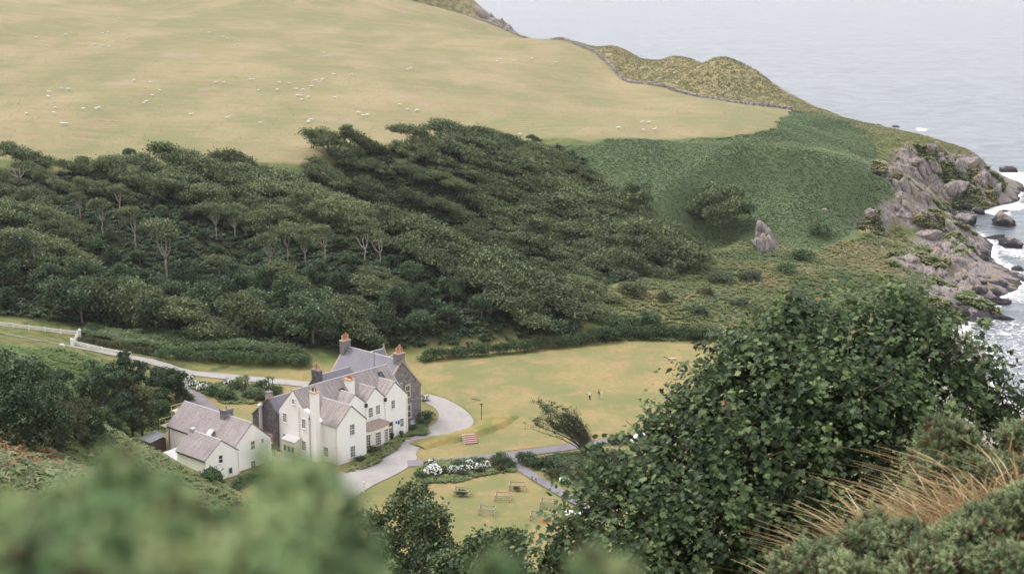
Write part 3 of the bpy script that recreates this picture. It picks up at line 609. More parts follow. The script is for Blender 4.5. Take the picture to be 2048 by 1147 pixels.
window(wh, 'u', -7.8, -8.75, -8.2, 8.85, 9.6, 2, 2); window(wh, 'u', -7.8, -11.15, -10.35, 5.35, 6.75); window(wh, 'u', -7.8, -11.25, -10.35, 1.9, 3.2); window(wh, 'u', -7.8, -6.45, -5.7, 5.3, 6.75); window(wh, 'u', -7.8, -6.65, -5.75, 1.6, 3.1)
window(wh, 'u', -6.14, -3.2, -2.3, 0.9, 2.4)
# bow-fronted bay with curved lead roof
bay = MB(); n = 14; cu, hw, bul = 4.0, 3.85, 1.75
def bow(k, s=1.0, z=0.0): a = math.pi * k / n; return (cu - hw * s * math.cos(a), -3.5 + bul * s * math.sin(a) ** 0.8 if 0 < k < n else -3.5, z)
bay.prism([L(*bow(k, 1, -0.3)) for k in range(n + 1)], (0, 0, 3.45)); hpart(bay, 'bow_bay', CREAM, wh)
rf = MB(); ring0 = [L(*bow(k, 1.06, 3.15)) for k in range(n + 1)]; ring1 = [L(*bow(k, 1.06, 3.28)) for k in range(n + 1)]; ring2 = [L(*bow(k, 0.55, 4.15)) for k in range(n + 1)]
rf.raw(ring0 + ring1 + ring2, [(a * (n + 1) + k, a * (n + 1) + k + 1, (a + 1) * (n + 1) + k + 1, (a + 1) * (n + 1) + k) for a in (0, 1) for k in range(n)] + [tuple(range(n + 1))[::-1], tuple(range(2 * n + 2, 3 * n + 3))])
bay_roof = hpart(rf, 'bay_roof', COPPER, wh)
for k in range(2, n - 1, 1):
    m = MB(); a, b = Vector(L(*bow(k, 1.06, 3.29))), Vector(L(*bow(k, 0.55, 4.17))); m.bar(a, b, 0.06, 0.08); m.build('roof_roll', COPPER, bay_roof)
for k0 in (4.6, 7.2, 9.8):
    p0, p1 = bow(k0 - 0.62), bow(k0 + 0.62); c0 = Vector(L(*p0)); c1 = Vector(L(*p1)); d = (c1 - c0).normalized(); nn = Vector((d.y, -d.x, 0))
    if nn.y > 0: nn = -nn
    def P3(a, z, o): q = c0.lerp(c1, a) + nn * o; return (q.x, q.y, z)
    def sl(mb, a0, a1, y0, y1, d0, d1): mb.raw([P3(a, z, dd) for dd in (d0, d1) for a, z in ((a0, y0), (a1, y0), (a1, y1), (a0, y1))], [(0, 1, 2, 3), (7, 6, 5, 4), (0, 4, 5, 1), (1, 5, 6, 2), (2, 6, 7, 3), (3, 7, 4, 0)])
    g = MB(); sl(g, 0, 1, 0.45, 2.6, -0.05, 0.09); w = g.build('window', GLASS, wh); fr = MB(); kb = MB()
    for a0, a1, y0, y1 in ((-0.07, 0, 0.38, 2.67), (1, 1.07, 0.38, 2.67), (0, 1, 0.38, 0.45), (0, 1, 2.6, 2.67)): sl(fr, a0, a1, y0, y1, -0.05, 0.14)
    for i in (1, 2): sl(kb, i / 3 - 0.02, i / 3 + 0.02, 0.45, 2.6, -0.02, 0.125)
    for j in range(1, 5): z = 0.45 + 2.15 * j / 5; sl(kb, 0, 1, z - 0.03, z + 0.03, -0.02, 0.12)
    fr.build('frame', FRAME, w); kb.build('glazing_bar', FRAME, w)
# front door, its frame and the plate beside it
m = MB(); m.box(8.05, 8.18, 3.3, 3.52, 0, 2.95); m.box(9.0, 9.13, 3.3, 3.52, 0, 2.95); m.box(8.18, 9.0, 3.3, 3.52, 2.8, 2.95); dr = m.build('door_frame', DRESS, wh)
m = MB(); m.box(8.18, 9.0, 3.44, 3.54, 0.02, 2.1); d_ = m.build('door', FRAME, wh)
for z in (0.85, 1.2, 1.55):
    for x in (8.27, 8.63): m = MB(); m.box(x, x + 0.28, 3.425, 3.46, z, z + 0.28); m.build('pane', GLASS, d_)
m = MB(); m.lathe([(0.02, 0), (0.04, 0.03), (0.02, 0.06)], (8.92, 3.40, 1.0), 8); m.build('door_knob', DARK, d_)
m = MB(); m.box(8.2, 8.98, 3.45, 3.55, 2.2, 2.78); m.build('fanlight', GLASS, wh)
m = MB(); m.box(10.35, 10.8, 3.455, 3.49, 2.05, 2.7); m.build('wall_plate', BLUE, wh, label='small blue plate on the front wall')
m = MB(); m.lathe([(0.05, 0), (0.12, 0.1), (0.12, 0.3), (0.03, 0.42)], (9.9, 3.32, 2.35), 8); m.bar((9.9, 3.5, 2.7), (9.9, 3.32, 2.76), 0.05); m.build('wall_lamp', DARK, wh)
for p, z in (((3.2, -3.42), 7.0), ((7.5, -3.42), 7.0), ((12.4, -3.42), 6.4), ((0.08, -2.2), 6.0)): downpipe(wh, p, 0, z)
for u in (3.2, 7.5):
    m = MB(); m.box(u - 0.22, u + 0.22, 3.2, 3.49, 6.75, 7.35); m.build('rain_hopper', DARK, wh)
downpipe(wh, (-7.88, -7.2), 0, 8.6); downpipe(wh, (-6.22, -0.3), 0, 6.1)
# sage porch on the yard side
m = MB(); block(m, 'v', [(-9.1, 0), (-9.1, 2.9), (-7.8, 3.45), (-7.8, 0)], -9.9, -6.9); hpart(m, 'porch', CREAM, wh)
slope(wh, LEAD, (-9.25, -10.05, 2.9), (-9.25, -6.75, 2.9), (-7.8, -6.75, 3.5), (-7.8, -10.05, 3.5), 0.08, 0.03, 'porch_roof')
for v0 in (-9.7, -8.75, -7.8):
    m = MB(); m.box(-9.16, -9.08, -v0 - 0.8, -v0, 0.05, 2.2); dd = m.build('door', GREENW, wh); m = MB(); m.box(-9.19, -9.15, -v0 - 0.65, -v0 - 0.15, 1.2, 2.0); m.build('pane', GLASS, dd)
# skylights
for u, z in ((1.2, 9.0), (10.4, 9.7)):
    v = -8.6 + (10.85 - z) / 1.07; m = MB(); P = [Vector(L(u + a, v + b, z - b * 1.07)) + Vector((0, -0.74, 0.67)) * 0.24 for a, b in ((-0.4, -0.4), (0.4, -0.4), (0.4, 0.4), (-0.4, 0.4))]
    m.prism(P, Vector((0, -0.74, 0.67)) * 0.09); m.build('skylight', GLASS, wh); m = MB()
    for i in range(4): m.bar(P[i] + Vector((0, -.04, .05)), P[(i + 1) % 4] + Vector((0, -.04, .05)), 0.1, 0.14)
    m.build('skylight_frame', DARK, wh)

# ------------------------------------------------------------------ stone house behind it
sh = thing('stone_house', 'dark stone house with blue slate roofs and tall chimneys behind the white house', 'house', HO, H_RZ)
m = MB(); block(m, 'v', [(11.3, -0.3), (11.3, 5.9), (15.8, 11.05), (20.3, 5.9), (20.3, -0.3)], -22.2, -8.0); hpart(m, 'wall', STONE, sh)
gable_roof(sh, SLATE_NEW, 'v', -21.95, -8.25, (11.3, 5.9), (15.8, 11.05), (20.3, 5.9), 0.25)
for e in (11.15, 20.45):                                             # stone skews along the verges
    for v in (-22.15, -8.05): m = MB(); m.bar(L(e, v, 5.85), L(15.8, v, 11.2), 0.34, 0.24); hpart(m, 'skew', DRESS, sh)
chimney(sh, 15.0, 16.6, -9.2, -8.01, 10.0, 12.3, STONE, 4, [POT_BUFF, POT], 1.15, DRESS, 'u'); chimney(sh, 14.5, 16.2, -22.3, -21.3, 10.0, 12.35, STONE, 4, [POT_BUFF, POT, POT], 1.05, DRESS, 'u')
window(sh, 'v', -8.0, 16.75, 17.6, 4.4, 6.4, 2, 2, True, DRESS); window(sh, 'v', -8.0, 16.95, 17.75, 0.7, 2.9, 2, 2, True, DRESS); window(sh, 'v', -8.0, 15.4, 15.7, 6.3, 7.2, 1, 1, False)
for v in (-17.2, -12.6):                                             # wall-head dormers on the far side
    m = MB(); block(m, 'u', [(v - 1.3, 5.5), (v - 1.3, 8.4), (v, 10.6), (v + 1.3, 8.4), (v + 1.3, 5.5)], 16.5, 20.4); hpart(m, 'dormer', STONE, sh)
    gable_roof(sh, SLATE_NEW, 'u', 16.3, 20.2, (v - 1.3, 8.4), (v, 10.6), (v + 1.3, 8.4), 0.1); m = MB(); m.bar(L(20.35, v - 1.4, 8.4), L(20.35, v, 10.85), 0.3, 0.22); m.bar(L(20.35, v + 1.4, 8.4), L(20.35, v, 10.85), 0.3, 0.22); hpart(m, 'skew', DRESS, sh)
    m = MB(); m.lathe([(0.14, 0), (0.2, 0.15), (0.08, 0.3), (0.16, 0.5), (0.02, 0.75)], L(20.35, v, 10.9), 8); m.build('finial', DRESS, sh)
m = MB(); block(m, 'u', [(-18.4, -0.3), (-18.4, 5.1), (-14.3, 8.4), (-12.2, 6.3), (-12.2, -0.3)], -8.3, 8.0); hpart(m, 'wall', STONE_DK, sh)
gable_roof(sh, SLATE_NEW, 'u', -8.1, 8.0, (-18.4, 5.1), (-14.3, 8.4), (-12.2, 6.3), 0.08)
m = MB(); m.bar(L(-8.25, -18.5, 5.1), L(-8.25, -14.3, 8.55), 0.3, 0.2); m.bar(L(-8.25, -14.3, 8.55), L(-8.25, -12.3, 6.5), 0.3, 0.2); hpart(m, 'skew', STONE_DK, sh)
chimney(sh, -8.25, -7.4, -15.0, -14.1, 7.6, 9.5, DRESS, 0, cope=STONE)
m = MB(); block(m, 'u', [(-21.2, -0.3), (-21.2, 5.1), (-18.0, 8.65), (-14.8, 5.4), (-14.8, -0.3)], 5.0, 11.3); hpart(m, 'wall', STONE_DK, sh)
gable_roof(sh, SLATE_NEW, 'u', 5.2, 12.8, (-21.2, 5.1), (-18.0, 8.65), (-14.8, 5.4), 0.1); m = MB(); m.bar(L(5.05, -21.3, 5.1), L(5.05, -18, 8.8), 0.3, 0.2); m.bar(L(5.05, -18, 8.8), L(5.05, -14.8, 5.6), 0.3, 0.2); hpart(m, 'skew', STONE_DK, sh)
chimney(sh, 5.02, 5.85, -18.95, -17.1, 7.0, 9.75, STONE_DK, 5, [POT_BUFF, POT_BUFF, POT], 0.95, STONE)
m = MB(); m.tube([L(13.2, -12, 9.0), L(13.2, -12, 12.9)], 0.04, 5); m.bar(L(12.7, -12, 12.3), L(13.9, -12.2, 12.5), 0.04); m.build('aerial', DARK, sh)
m = MB(); m.lathe([(0.30, 0), (0.30, 6.9), (0.40, 6.95), (0.40, 7.15), (0.30, 7.2), (0.28, 7.35), (0.46, 7.4), (0.05, 7.75)], L(-8.72, -15.75, 0.0), 12); m.build('kitchen_flue', STEEL, sh, label='round galvanised flue on the dark gable')
m = MB(); m.box(-8.42, -8.3, 13.0, 15.4, 1.2, 2.9); hpart(m, 'red_opening', simple('red_brick', (0.33, 0.16, 0.12), 0.9, 0.2, 5), sh); window(sh, 'u', -8.42, -15.0, -13.5, 1.4, 2.6, 2, 1)

# ------------------------------------------------------------------ cottage
ct_ = thing('cottage', 'small white cottage with two gables and lichened slate roof in front of the big house', 'cottage', HO, H_RZ)
m = MB(); block(m, 'v', [(-19.1, -1), (-19.1, 3.9), (-15.45, 7.1), (-11.8, 3.9), (-11.8, -1)], -26.9, -9.5); hpart(m, 'wall', WHITE, ct_)
m = MB(); block(m, 'v', [(-25.3, -1), (-25.3, 3.75), (-22.2, 6.15), (-19.1, 3.85), (-19.1, -1)], -15.8, -8.6); hpart(m, 'wall', WHITE, ct_)
gable_roof(ct_, SLATE_COT, 'v', -27.0, -9.42, (-19.1, 3.9), (-15.45, 7.1), (-11.8, 3.9), 0.12); gable_roof(ct_, SLATE_COT, 'v', -16.0, -8.52, (-25.3, 3.75), (-22.2, 6.15), (-19.1, 3.85), 0.12)
chimney(ct_, -16.3, -14.5, -16.5, -15.4, 6.0, 8.05, STONE, 1, [POT], 0.6, STONE, 'u')
window(ct_, 'v', -9.5, -15.8, -15.1, 2.95, 4.25, 2, 2); window(ct_, 'v', -9.5, -13.7, -13.3, 3.55, 4.15, 1, 2); window(ct_, 'v', -9.5, -15.9, -15.1, -0.4, 1.0, 2, 4)
window(ct_, 'v', -8.6, -22.75, -22.1, 2.75, 3.9, 1, 2); m = MB(); m.box(-21.1, -20.3, 8.5, 8.62, -0.3, 1.6); d_ = m.build('door', FRAME, ct_); m = MB(); m.box(-20.98, -20.42, 8.47, 8.52, 0.6, 1.45); m.build('pane', GLASS, d_)
m = MB(); m.lathe([(0.02, 0), (0.05, 0.02), (0.02, 0.06)], (-20.42, 8.46, 0.45), 8); m.build('door_knob', DARK, d_)
for p, z in (((-19.2, -26.4), 3.7), ((-19.1, -8.52), 3.6), ((-12.6, -9.42), 3.9)): downpipe(ct_, p, -0.3, z, DARK if p[1] < -20 else CREAM)
m = MB(); m.box(-22.6, -21.8, 15.4, 16.1, 5.6, 6.7); m.build('flue_cowl', STEEL, ct_)
m = MB(); m.bar(L(-20.3, -14.6, 5.2), L(-18.2, -16.2, 5.4), 0.9, 0.06); m.build('lead_valley', LEAD, ct_)
m = MB(); m.tube([L(-19.25, -26.9, 3.72), L(-19.25, -16.0, 3.72)], 0.07, 6); m.tube([L(-25.45, -15.9, 3.55), L(-25.45, -8.5, 3.55)], 0.07, 6); m.build('gutter', DARK, ct_)
m = MB(); block(m, 'v', [(-25.2, -1), (-25.2, 1.9), (-19.1, 2.3), (-19.1, -1)], -20.5, -15.85); hpart(m, 'annex', CREAM, ct_)
slope(ct_, LEAD, (-25.4, -20.7, 1.95), (-25.4, -15.9, 1.95), (-19.1, -15.9, 2.35), (-19.1, -20.7, 2.35), 0.12, 0.02, 'annex_roof')

# shed with corrugated roof, black stove pipe, scaffold, yellow board
def hp(u, v, z=0.0): a = H_RZ; q = L(u, v, z); return (HO[0] + q[0] * math.cos(a) - q[1] * math.sin(a), HO[1] + q[0] * math.sin(a) + q[1] * math.cos(a), z)
sd = thing('shed', 'dark timber shed with corrugated metal roof at the end of the cottage', 'shed', hp(-21.1, -28.2), H_RZ)
m = MB(); m.box(-1.4, 1.4, -1.5, 1.5, -0.2, 2.0); m.build('wall', TIMBER, sd)
for i in range(10):
    y = -1.35 + i * 0.3; m = MB(); m.box(-1.43, -1.39, y - 0.14, y + 0.135, 0, 1.98); m.build('plank', TIMBER, sd)
m = MB(); nn_ = 44; V = []
for i in range(nn_ + 1):
    y = -1.75 + 3.5 * i / nn_; w = 0.045 * math.sin(i * math.pi / 2); V += [(-1.75, y, 2.0 + w), (1.65, y, 2.55 + w)]
m.raw(V, [(2 * i, 2 * i + 1, 2 * i + 3, 2 * i + 2) for i in range(nn_)]); rf = m.mesh('roof', simple('corrugated_sheet', (0.36, 0.36, 0.38), 0.5, 0.2, 2)); o = add('roof', rf, sd); md = o.modifiers.new('thick', 'SOLIDIFY'); md.thickness = 0.03
m = MB(); m.box(1.41, 1.46, -0.5, 0.4, 0, 1.85); m.build('door', TIMBER, sd)
sp = thing('stove_pipe', 'tall black round stove pipe standing left of the cottage', 'flue', hp(-21.3, -30.9), 0)
m = MB(); m.lathe([(0.22, -0.5), (0.22, 6.3), (0.17, 6.35), (0.17, 6.9)], (0, 0, 0), 12); m.build('pipe', DARK, sp); m = MB(); m.lathe([(0.26, 6.2), (0.26, 6.5)], (0, 0, 0), 12); m.build('collar', STEEL, sp)
sf = thing('scaffold', 'pale yellow scaffold tower with boards against the cottage end', 'scaffold', hp(-15.4, -28.6), H_RZ)
YEL = simple('yellow_tube', (0.55, 0.52, 0.22), 0.5, 0.1, 4); BOARD = simple('scaffold_board', (0.55, 0.50, 0.43), 0.9, 0.12, 3)
for x in (-3.6, -1.2, 1.2, 3.4):
    for y in (-1.1, 0.6): m = MB(); m.tube([(x, y, -0.5), (x, y, 6.6 - abs(x) * 0.55)], 0.045, 6); m.build('upright', YEL, sf)
for z, x0, x1 in ((3.4, -3.7, 3.5), (5.4, -1.3, 1.3), (4.5, -3.7, 3.5), (6.2, -1.3, 1.3)):
    for y in (-1.1, 0.6): m = MB(); m.tube([(x0, y, z), (x1, y, z)], 0.04, 6); m.build('rail', YEL, sf)
for k, y in enumerate((-0.95, -0.62, -0.29, 0.04, 0.37)):
    for z, x0, x1 in ((3.45, -3.7, -1.0), (5.45, -1.3, 1.3)): m = MB(); m.box(x0, x1, y - 0.14, y + 0.14, z, z + 0.05); m.build('board', BOARD, sf)
yb = thing('yellow_board', 'yellow folding warning board standing in the yard by the porch', 'sign', hp(-9.9, -10.9, 0.06), H_RZ + 0.4)
YP = simple('yellow_plastic', (0.62, 0.47, 0.03), 0.5, 0.06, 5)
for s in (-1, 1): m = MB(); m.prism([(-0.3, s * 0.28, 0), (0.3, s * 0.28, 0), (0.22, s * 0.03, 1.0), (-0.22, s * 0.03, 1.0)], (0, s * 0.03, 0)); m.build('panel', YP, yb)
# ------------------------------------------------------------------ foliage materials
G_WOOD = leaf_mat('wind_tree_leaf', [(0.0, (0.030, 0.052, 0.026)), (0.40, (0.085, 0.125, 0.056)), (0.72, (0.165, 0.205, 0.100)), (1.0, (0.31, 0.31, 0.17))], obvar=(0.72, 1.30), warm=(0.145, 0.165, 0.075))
G_WOOD2 = leaf_mat('round_tree_leaf', [(0.0, (0.024, 0.050, 0.028)), (0.45, (0.066, 0.112, 0.054)), (0.8, (0.125, 0.185, 0.085)), (1.0, (0.22, 0.26, 0.13))], obvar=(0.70, 1.25))
G_HEDGE = leaf_mat('hedge_leaf', [(0.0, (0.028, 0.059, 0.028)), (0.5, (0.070, 0.119, 0.050)), (1.0, (0.147, 0.196, 0.087))], obvar=(0.85, 1.15))
G_OLIVE = leaf_mat('olive_leaf', [(0.0, (0.030, 0.042, 0.020)), (0.45, (0.075, 0.090, 0.040)), (0.8, (0.13, 0.135, 0.06)), (1.0, (0.22, 0.15, 0.07))], obvar=(0.8, 1.2))
G_PALE = leaf_mat('pale_shrub_leaf', [(0.0, (0.055, 0.075, 0.045)), (0.5, (0.11, 0.14, 0.085)), (1.0, (0.20, 0.225, 0.14))], obvar=(0.8, 1.2))
G_BRACK = leaf_mat('bracken_frond', [(0.0, (0.062, 0.098, 0.046)), (0.5, (0.130, 0.190, 0.086)), (0.85, (0.205, 0.275, 0.125)), (1.0, (0.28, 0.26, 0.11))], obvar=(1, 1), trans=0.2)
G_ROUGH = leaf_mat('rough_grass_blade', [(0.0, (0.070, 0.115, 0.045)), (0.45, (0.140, 0.180, 0.072)), (0.8, (0.255, 0.245, 0.120)), (1.0, (0.36, 0.27, 0.16))], obvar=(1, 1), trans=0.2)
BARK_PALE = simple('pale_bark', (0.29, 0.255, 0.215), 0.9, 0.3, 2.5); BARK = simple('grey_bark', (0.135, 0.115, 0.095), 0.9, 0.3, 2.5); BARK_DEAD = simple('dead_bark', (0.36, 0.30, 0.28), 0.9, 0.25, 3)

# ------------------------------------------------------------------ tree builders
def crown_mesh(name, lobes, clumps, leaves, leaf, mat, seed, stretch=(1, 1, 1), axis=(0, 0, 1), spread=0.42, tip_tint=0.35, depth=0.35):
    """lobes: list of (centre, radius vector); leaf tufts sit on and inside each lobe's shell"""
    rng = np.random.RandomState(seed); vol = np.array([np.prod(r) ** (2 / 3) for c, r in lobes]); k = rng.choice(len(lobes), clumps, p=vol / vol.sum())
    C = np.array([c for c, r in lobes])[k]; Rr = np.array([np.broadcast_to(r, 3) for c, r in lobes])[k]
    d = rng.normal(size=(clumps, 3)); d[:, 2] = np.abs(d[:, 2]) * 0.9 + d[:, 2] * 0.35; d /= np.linalg.norm(d, axis=1)[:, None]
    rad = 1 - depth * rng.rand(clumps) ** 2; P = C + d * Rr * rad[:, None]
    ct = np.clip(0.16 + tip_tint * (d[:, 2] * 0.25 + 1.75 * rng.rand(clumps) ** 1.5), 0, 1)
    n = clumps * leaves; kk = np.repeat(np.arange(clumps), leaves); off = rng.normal(size=(n, 3)) * spread * np.asarray(stretch)
    ax = np.asarray(axis, float); ax = ax / np.linalg.norm(ax)
    off += ax[None] * (rng.rand(n)[:, None] - 0.3) * spread * 1.6; O_ = P[kk] + off
    rot = rand_rots(n, 0.42, None, rng) * (leaf * (0.65 + 0.7 * rng.rand(n)))[:, None, None]
    t = np.clip(ct[kk] + rng.normal(size=n) * 0.16, 0, 1)
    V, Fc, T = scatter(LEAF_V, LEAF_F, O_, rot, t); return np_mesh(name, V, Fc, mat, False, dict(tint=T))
def limb(mb, a, b, r0, r1, rng, bend=0.12, n=5, sides=6):
    a = Vector(a); b = Vector(b); d = (b - a).length; P = []
    for i in range(n + 1):
        f = i / n; p = a.lerp(b, f); w = math.sin(f * math.pi) * bend * d; P.append(p + Vector((rng.uniform(-1, 1), rng.uniform(-1, 1), rng.uniform(-0.3, 0.6))) * w * 0.6)
    P[0] = a; P[-1] = b; mb.tube(P, [r0 + (r1 - r0) * i / n for i in range(n + 1)], sides); return P
def trunk_mesh(name, forks, mat, seed, sides=6):
    rng = random.Random(seed); mb = MB()
    for a, b, r0, r1 in forks: limb(mb, a, b, r0, r1, rng, 0.10, 5, sides)
    return mb.mesh(name, mat, True)
def wind_tree(seed):
    """a crown shorn by the sea wind: low and sloping on the +x side, streaming to -x"""
    rng = random.Random(seed); lobes = []; forks = [((0, 0, -0.6), (-0.4, 0, 2.0), 0.26, 0.17)]
    for i in range(24):
        x = rng.uniform(-4.4, 5.0); y = rng.uniform(-3.4, 3.4) * (1 - 0.35 * abs(x) / 4.6); s = (x + 4.4) / 9.4
        z = 6.2 - 4.8 * s ** 1.0 - 0.12 * y * y + rng.uniform(-0.9, 0.6)
        if x < -3.2: z -= 1.0 * (-3.2 - x)
        lobes.append(((x, y, z - 0.5), (rng.uniform(1.2, 2.3), rng.uniform(0.7, 1.1), rng.uniform(0.7, 1.15))))
        if i % 3 == 0: forks.append(((-0.3, 0, 1.2 + rng.random()), (x * 0.8, y * 0.8, z - 0.7), 0.12, 0.035))
    cm = crown_mesh('wind_crown', lobes, 640, 11, 0.40, G_WOOD, seed, (1.4, 0.9, 0.8), (-0.78, 0, 0.55), 0.38)
    return cm, trunk_mesh('wind_trunk', forks, BARK, seed)
def round_tree(seed, mat=None, bark=None):
    rng = random.Random(seed); lobes = []; forks = [((0, 0, -0.6), (0.1, 0, 2.2), 0.24, 0.16)]
    for i in range(15):
        a = rng.uniform(0, 6.283); r = 2.6 * math.sqrt(rng.random()); x, y = r * math.cos(a), r * math.sin(a); z = 5.0 - 0.30 * r * r + rng.uniform(-1.4, 0.4)
        lobes.append(((x - 0.25 * (z - 3), y, max(z, 1.2)), (rng.uniform(0.9, 1.5), rng.uniform(0.9, 1.5), rng.uniform(0.7, 1.0))))
        if i % 3 == 0: forks.append(((0, 0, 1.4 + rng.random()), (x * 0.8 - 0.2, y * 0.8, z - 0.4), 0.11, 0.03))
    cm = crown_mesh('round_crown', lobes, 300, 11, 0.42, mat or G_WOOD2, seed, (1, 1, 0.9), (-0.3, 0, 0.9), 0.34)
    return cm, trunk_mesh('round_trunk', forks, bark or BARK, seed)
def umbrella_tree(seed, h=8.5, dead=False):
    """pale bare stem forking under a thin flat crown"""
    rng = random.Random(seed); forks = [((0, 0, -0.6), (0.15, 0, h * 0.42), 0.22, 0.17)]; lobes = []; fk = Vector((0.15, 0, h * 0.42))
    for i in range(6):
        a = i * 1.05 + rng.uniform(-0.3, 0.3); r = rng.uniform(0.7, 2.6); e = Vector((r * math.cos(a) - 0.5, r * math.sin(a) * 0.7, h * rng.uniform(0.78, 0.97)))
        mid = fk.lerp(e, 0.5) + Vector((0.35 * math.cos(a), 0.35 * math.sin(a), -0.35)); forks += [(tuple(fk), tuple(mid), 0.13, 0.09), (tuple(mid), tuple(e), 0.09, 0.035)]
        for j in range(2): q = e + Vector((rng.uniform(-1, 1), rng.uniform(-0.8, 0.8), rng.uniform(0.1, 0.9))); forks.append((tuple(mid.lerp(e, 0.5)), tuple(q), 0.045, 0.015))
        lobes.append((tuple(e + Vector((-0.2, 0, 0.2))), (1.7, 1.4, 0.8)))
    cm = None if dead else crown_mesh('umbrella_crown', lobes, 230, 10, 0.40, G_WOOD, seed, (1.2, 1, 0.7), (-0.7, 0, 0.5), 0.34, 0.45)
    return cm, trunk_mesh('umbrella_trunk', forks, BARK_DEAD if dead else BARK_PALE, seed)
def shrub(seed, mat, w=1.6, h=1.5, clumps=120, leaf=0.26, n=8, spread=0.2):
    rng = random.Random(seed); lobes = []
    for i in range(n):
        a = rng.uniform(0, 6.283); r = w * 0.75 * math.sqrt(rng.random()); z = h * (0.62 - 0.35 * (r / w) ** 2) + rng.uniform(-0.1, 0.15) * h; lobes.append(((r * math.cos(a), r * math.sin(a), z), (w * 0.42, w * 0.42, h * 0.36)))
    lobes.append(((0, 0, h * 0.3), (w * 0.8, w * 0.8, h * 0.4))); forks = [((0, 0, -0.3), (rng.uniform(-.5, .5) * w, rng.uniform(-.5, .5) * w, h * 0.6), 0.06, 0.02) for _ in range(4)]
    return crown_mesh('shrub_foliage', lobes, clumps, 9, leaf, mat, seed, (1, 1, 1), (-0.2, 0, 1), spread), trunk_mesh('shrub_stem', forks, BARK, seed, 5)
def plant(name, protos, k, loc, rz, sc, label, cat, group=None, lean=0.0):
    cm, tm = protos[k % len(protos)]; o = thing(name, label, cat, loc, rz, group); o.scale = sc if hasattr(sc, '__len__') else (sc,) * 3; o.rotation_euler = (0, lean, rz)
    add('trunk' if 'tree' in name else 'stem', tm, o)
    if cm: add('crown' if 'tree' in name else 'foliage', cm, o)
    return o
ORD = ['first', 'second', 'third', 'fourth', 'fifth', 'sixth', 'seventh', 'eighth', 'ninth', 'tenth', 'eleventh', 'twelfth', 'thirteenth', 'fourteenth', 'fifteenth', 'sixteenth', 'seventeenth', 'eighteenth', 'nineteenth', 'twentieth']
def nth(i): return ORD[i] if i < 20 else ('twenty-' + ORD[i - 20] if i < 29 else ('thirtieth' if i == 29 else ('thirty-' + ORD[i - 30] if i < 39 else ('fortieth' if i == 39 else 'forty-' + ORD[i - 40]))))
def to_px(p):
    x, y, z = float(p[0]), float(p[1]), float(p[2]) - CAM_H; d = y * cp_ - z * sp_; return 1024 + FPX * x / d, 573.5 - FPX * (y * sp_ + z * cp_) / d

# ------------------------------------------------------------------ the wood on the far slope
WIND = [wind_tree(s) for s in range(11, 21)]; ROUND = [round_tree(s) for s in range(31, 36)]
rng = random.Random(5); lo, hi = REG['wood'].min(0), REG['wood'].max(0); pts = []
bare_px = [(332, 568), (270, 500), (205, 470), (240, 430), (432, 480), (470, 480), (540, 545), (575, 520), (610, 530), (650, 525), (730, 520), (760, 525), (160, 440), (700, 300)]
bare_w = [hit(*p) for p in bare_px]
nr_ = np.random.RandomState(5); cx_ = nr_.uniform(max(lo[0], -150), min(hi[0], 75), 9000); cy_ = nr_.uniform(lo[1], hi[1], 9000)
okc = (poly_dist(cx_, cy_, REG['wood']) > 1.5) & (np.abs(cx_) < 0.36 * cy_ + 6)
for b in bare_w: okc &= ~((np.abs(cx_ - b[0]) < 2.2) & (cy_ - b[1] > -7.0) & (cy_ - b[1] < 3.0))
PA = np.zeros((0, 2))
for x, y in zip(cx_[okc], cy_[okc]):
    if len(PA) and ((PA - (x, y)) ** 2).sum(1).min() < 37.0: continue
    PA = np.vstack([PA, (x, y)])
    if len(PA) >= 300: break
pts = [tuple(p) for p in PA]
pts.sort(key=lambda p: -p[1]); pix = [to_px((x, y, float(ground(x, y)))) for x, y in pts]
rows = {}
for i, (px, py) in enumerate(pix): rows.setdefault(int(py // 26), []).append(i)
row_keys = sorted(rows); row_name = {}
for r_i, rk in enumerate(row_keys):
    for j, i in enumerate(sorted(rows[rk], key=lambda q: pix[q][0])): row_name[i] = '%s from left in the wood\'s %s row below the field' % (nth(j), nth(r_i))
for i, (x, y) in enumerate(pts):
    px, py = pix[i]; low = py > 560 - max(0, 500 - px) * 0.16 and px < 1000; wind = not low or rng.random() < 0.25
    ph = (x * 0.62 + y * 0.78) / 9.5; s = (0.92 + 0.24 * math.sin(ph + 0.8 * math.sin(x * 0.05)) + rng.uniform(-0.12, 0.12)) * (1.0 if wind else 1.08)
    gap = (135 < px < 430 and 405 < py < 575) or (470 < px < 800 and 495 < py < 560)
    if gap: wind = False; s *= 0.66
    loc = (x, y, float(ground(x, y)) - 0.1)
    if wind: plant('wind_tree', WIND, rng.randrange(10), loc, (-0.68 if px > 520 else -0.4) + rng.uniform(-0.25, 0.25), (s * (1.6 if px > 520 else 1.3), s * 0.95 * rng.choice((-1, 1)), s * rng.uniform(0.85, 1.25)), 'wind-shorn tree, ' + row_name[i], 'tree', 'trees of the wood', 0)
    else: plant('broadleaf_tree', ROUND, rng.randrange(5), loc, rng.uniform(0, 6.28), (s, s, s * rng.uniform(0.9, 1.2)), 'round dark tree, ' + row_name[i], 'tree', 'trees of the wood')
UMB = [umbrella_tree(s) for s in (51, 52, 53, 54)]; DEADT = [umbrella_tree(s, 6.5, True) for s in (61, 62)]
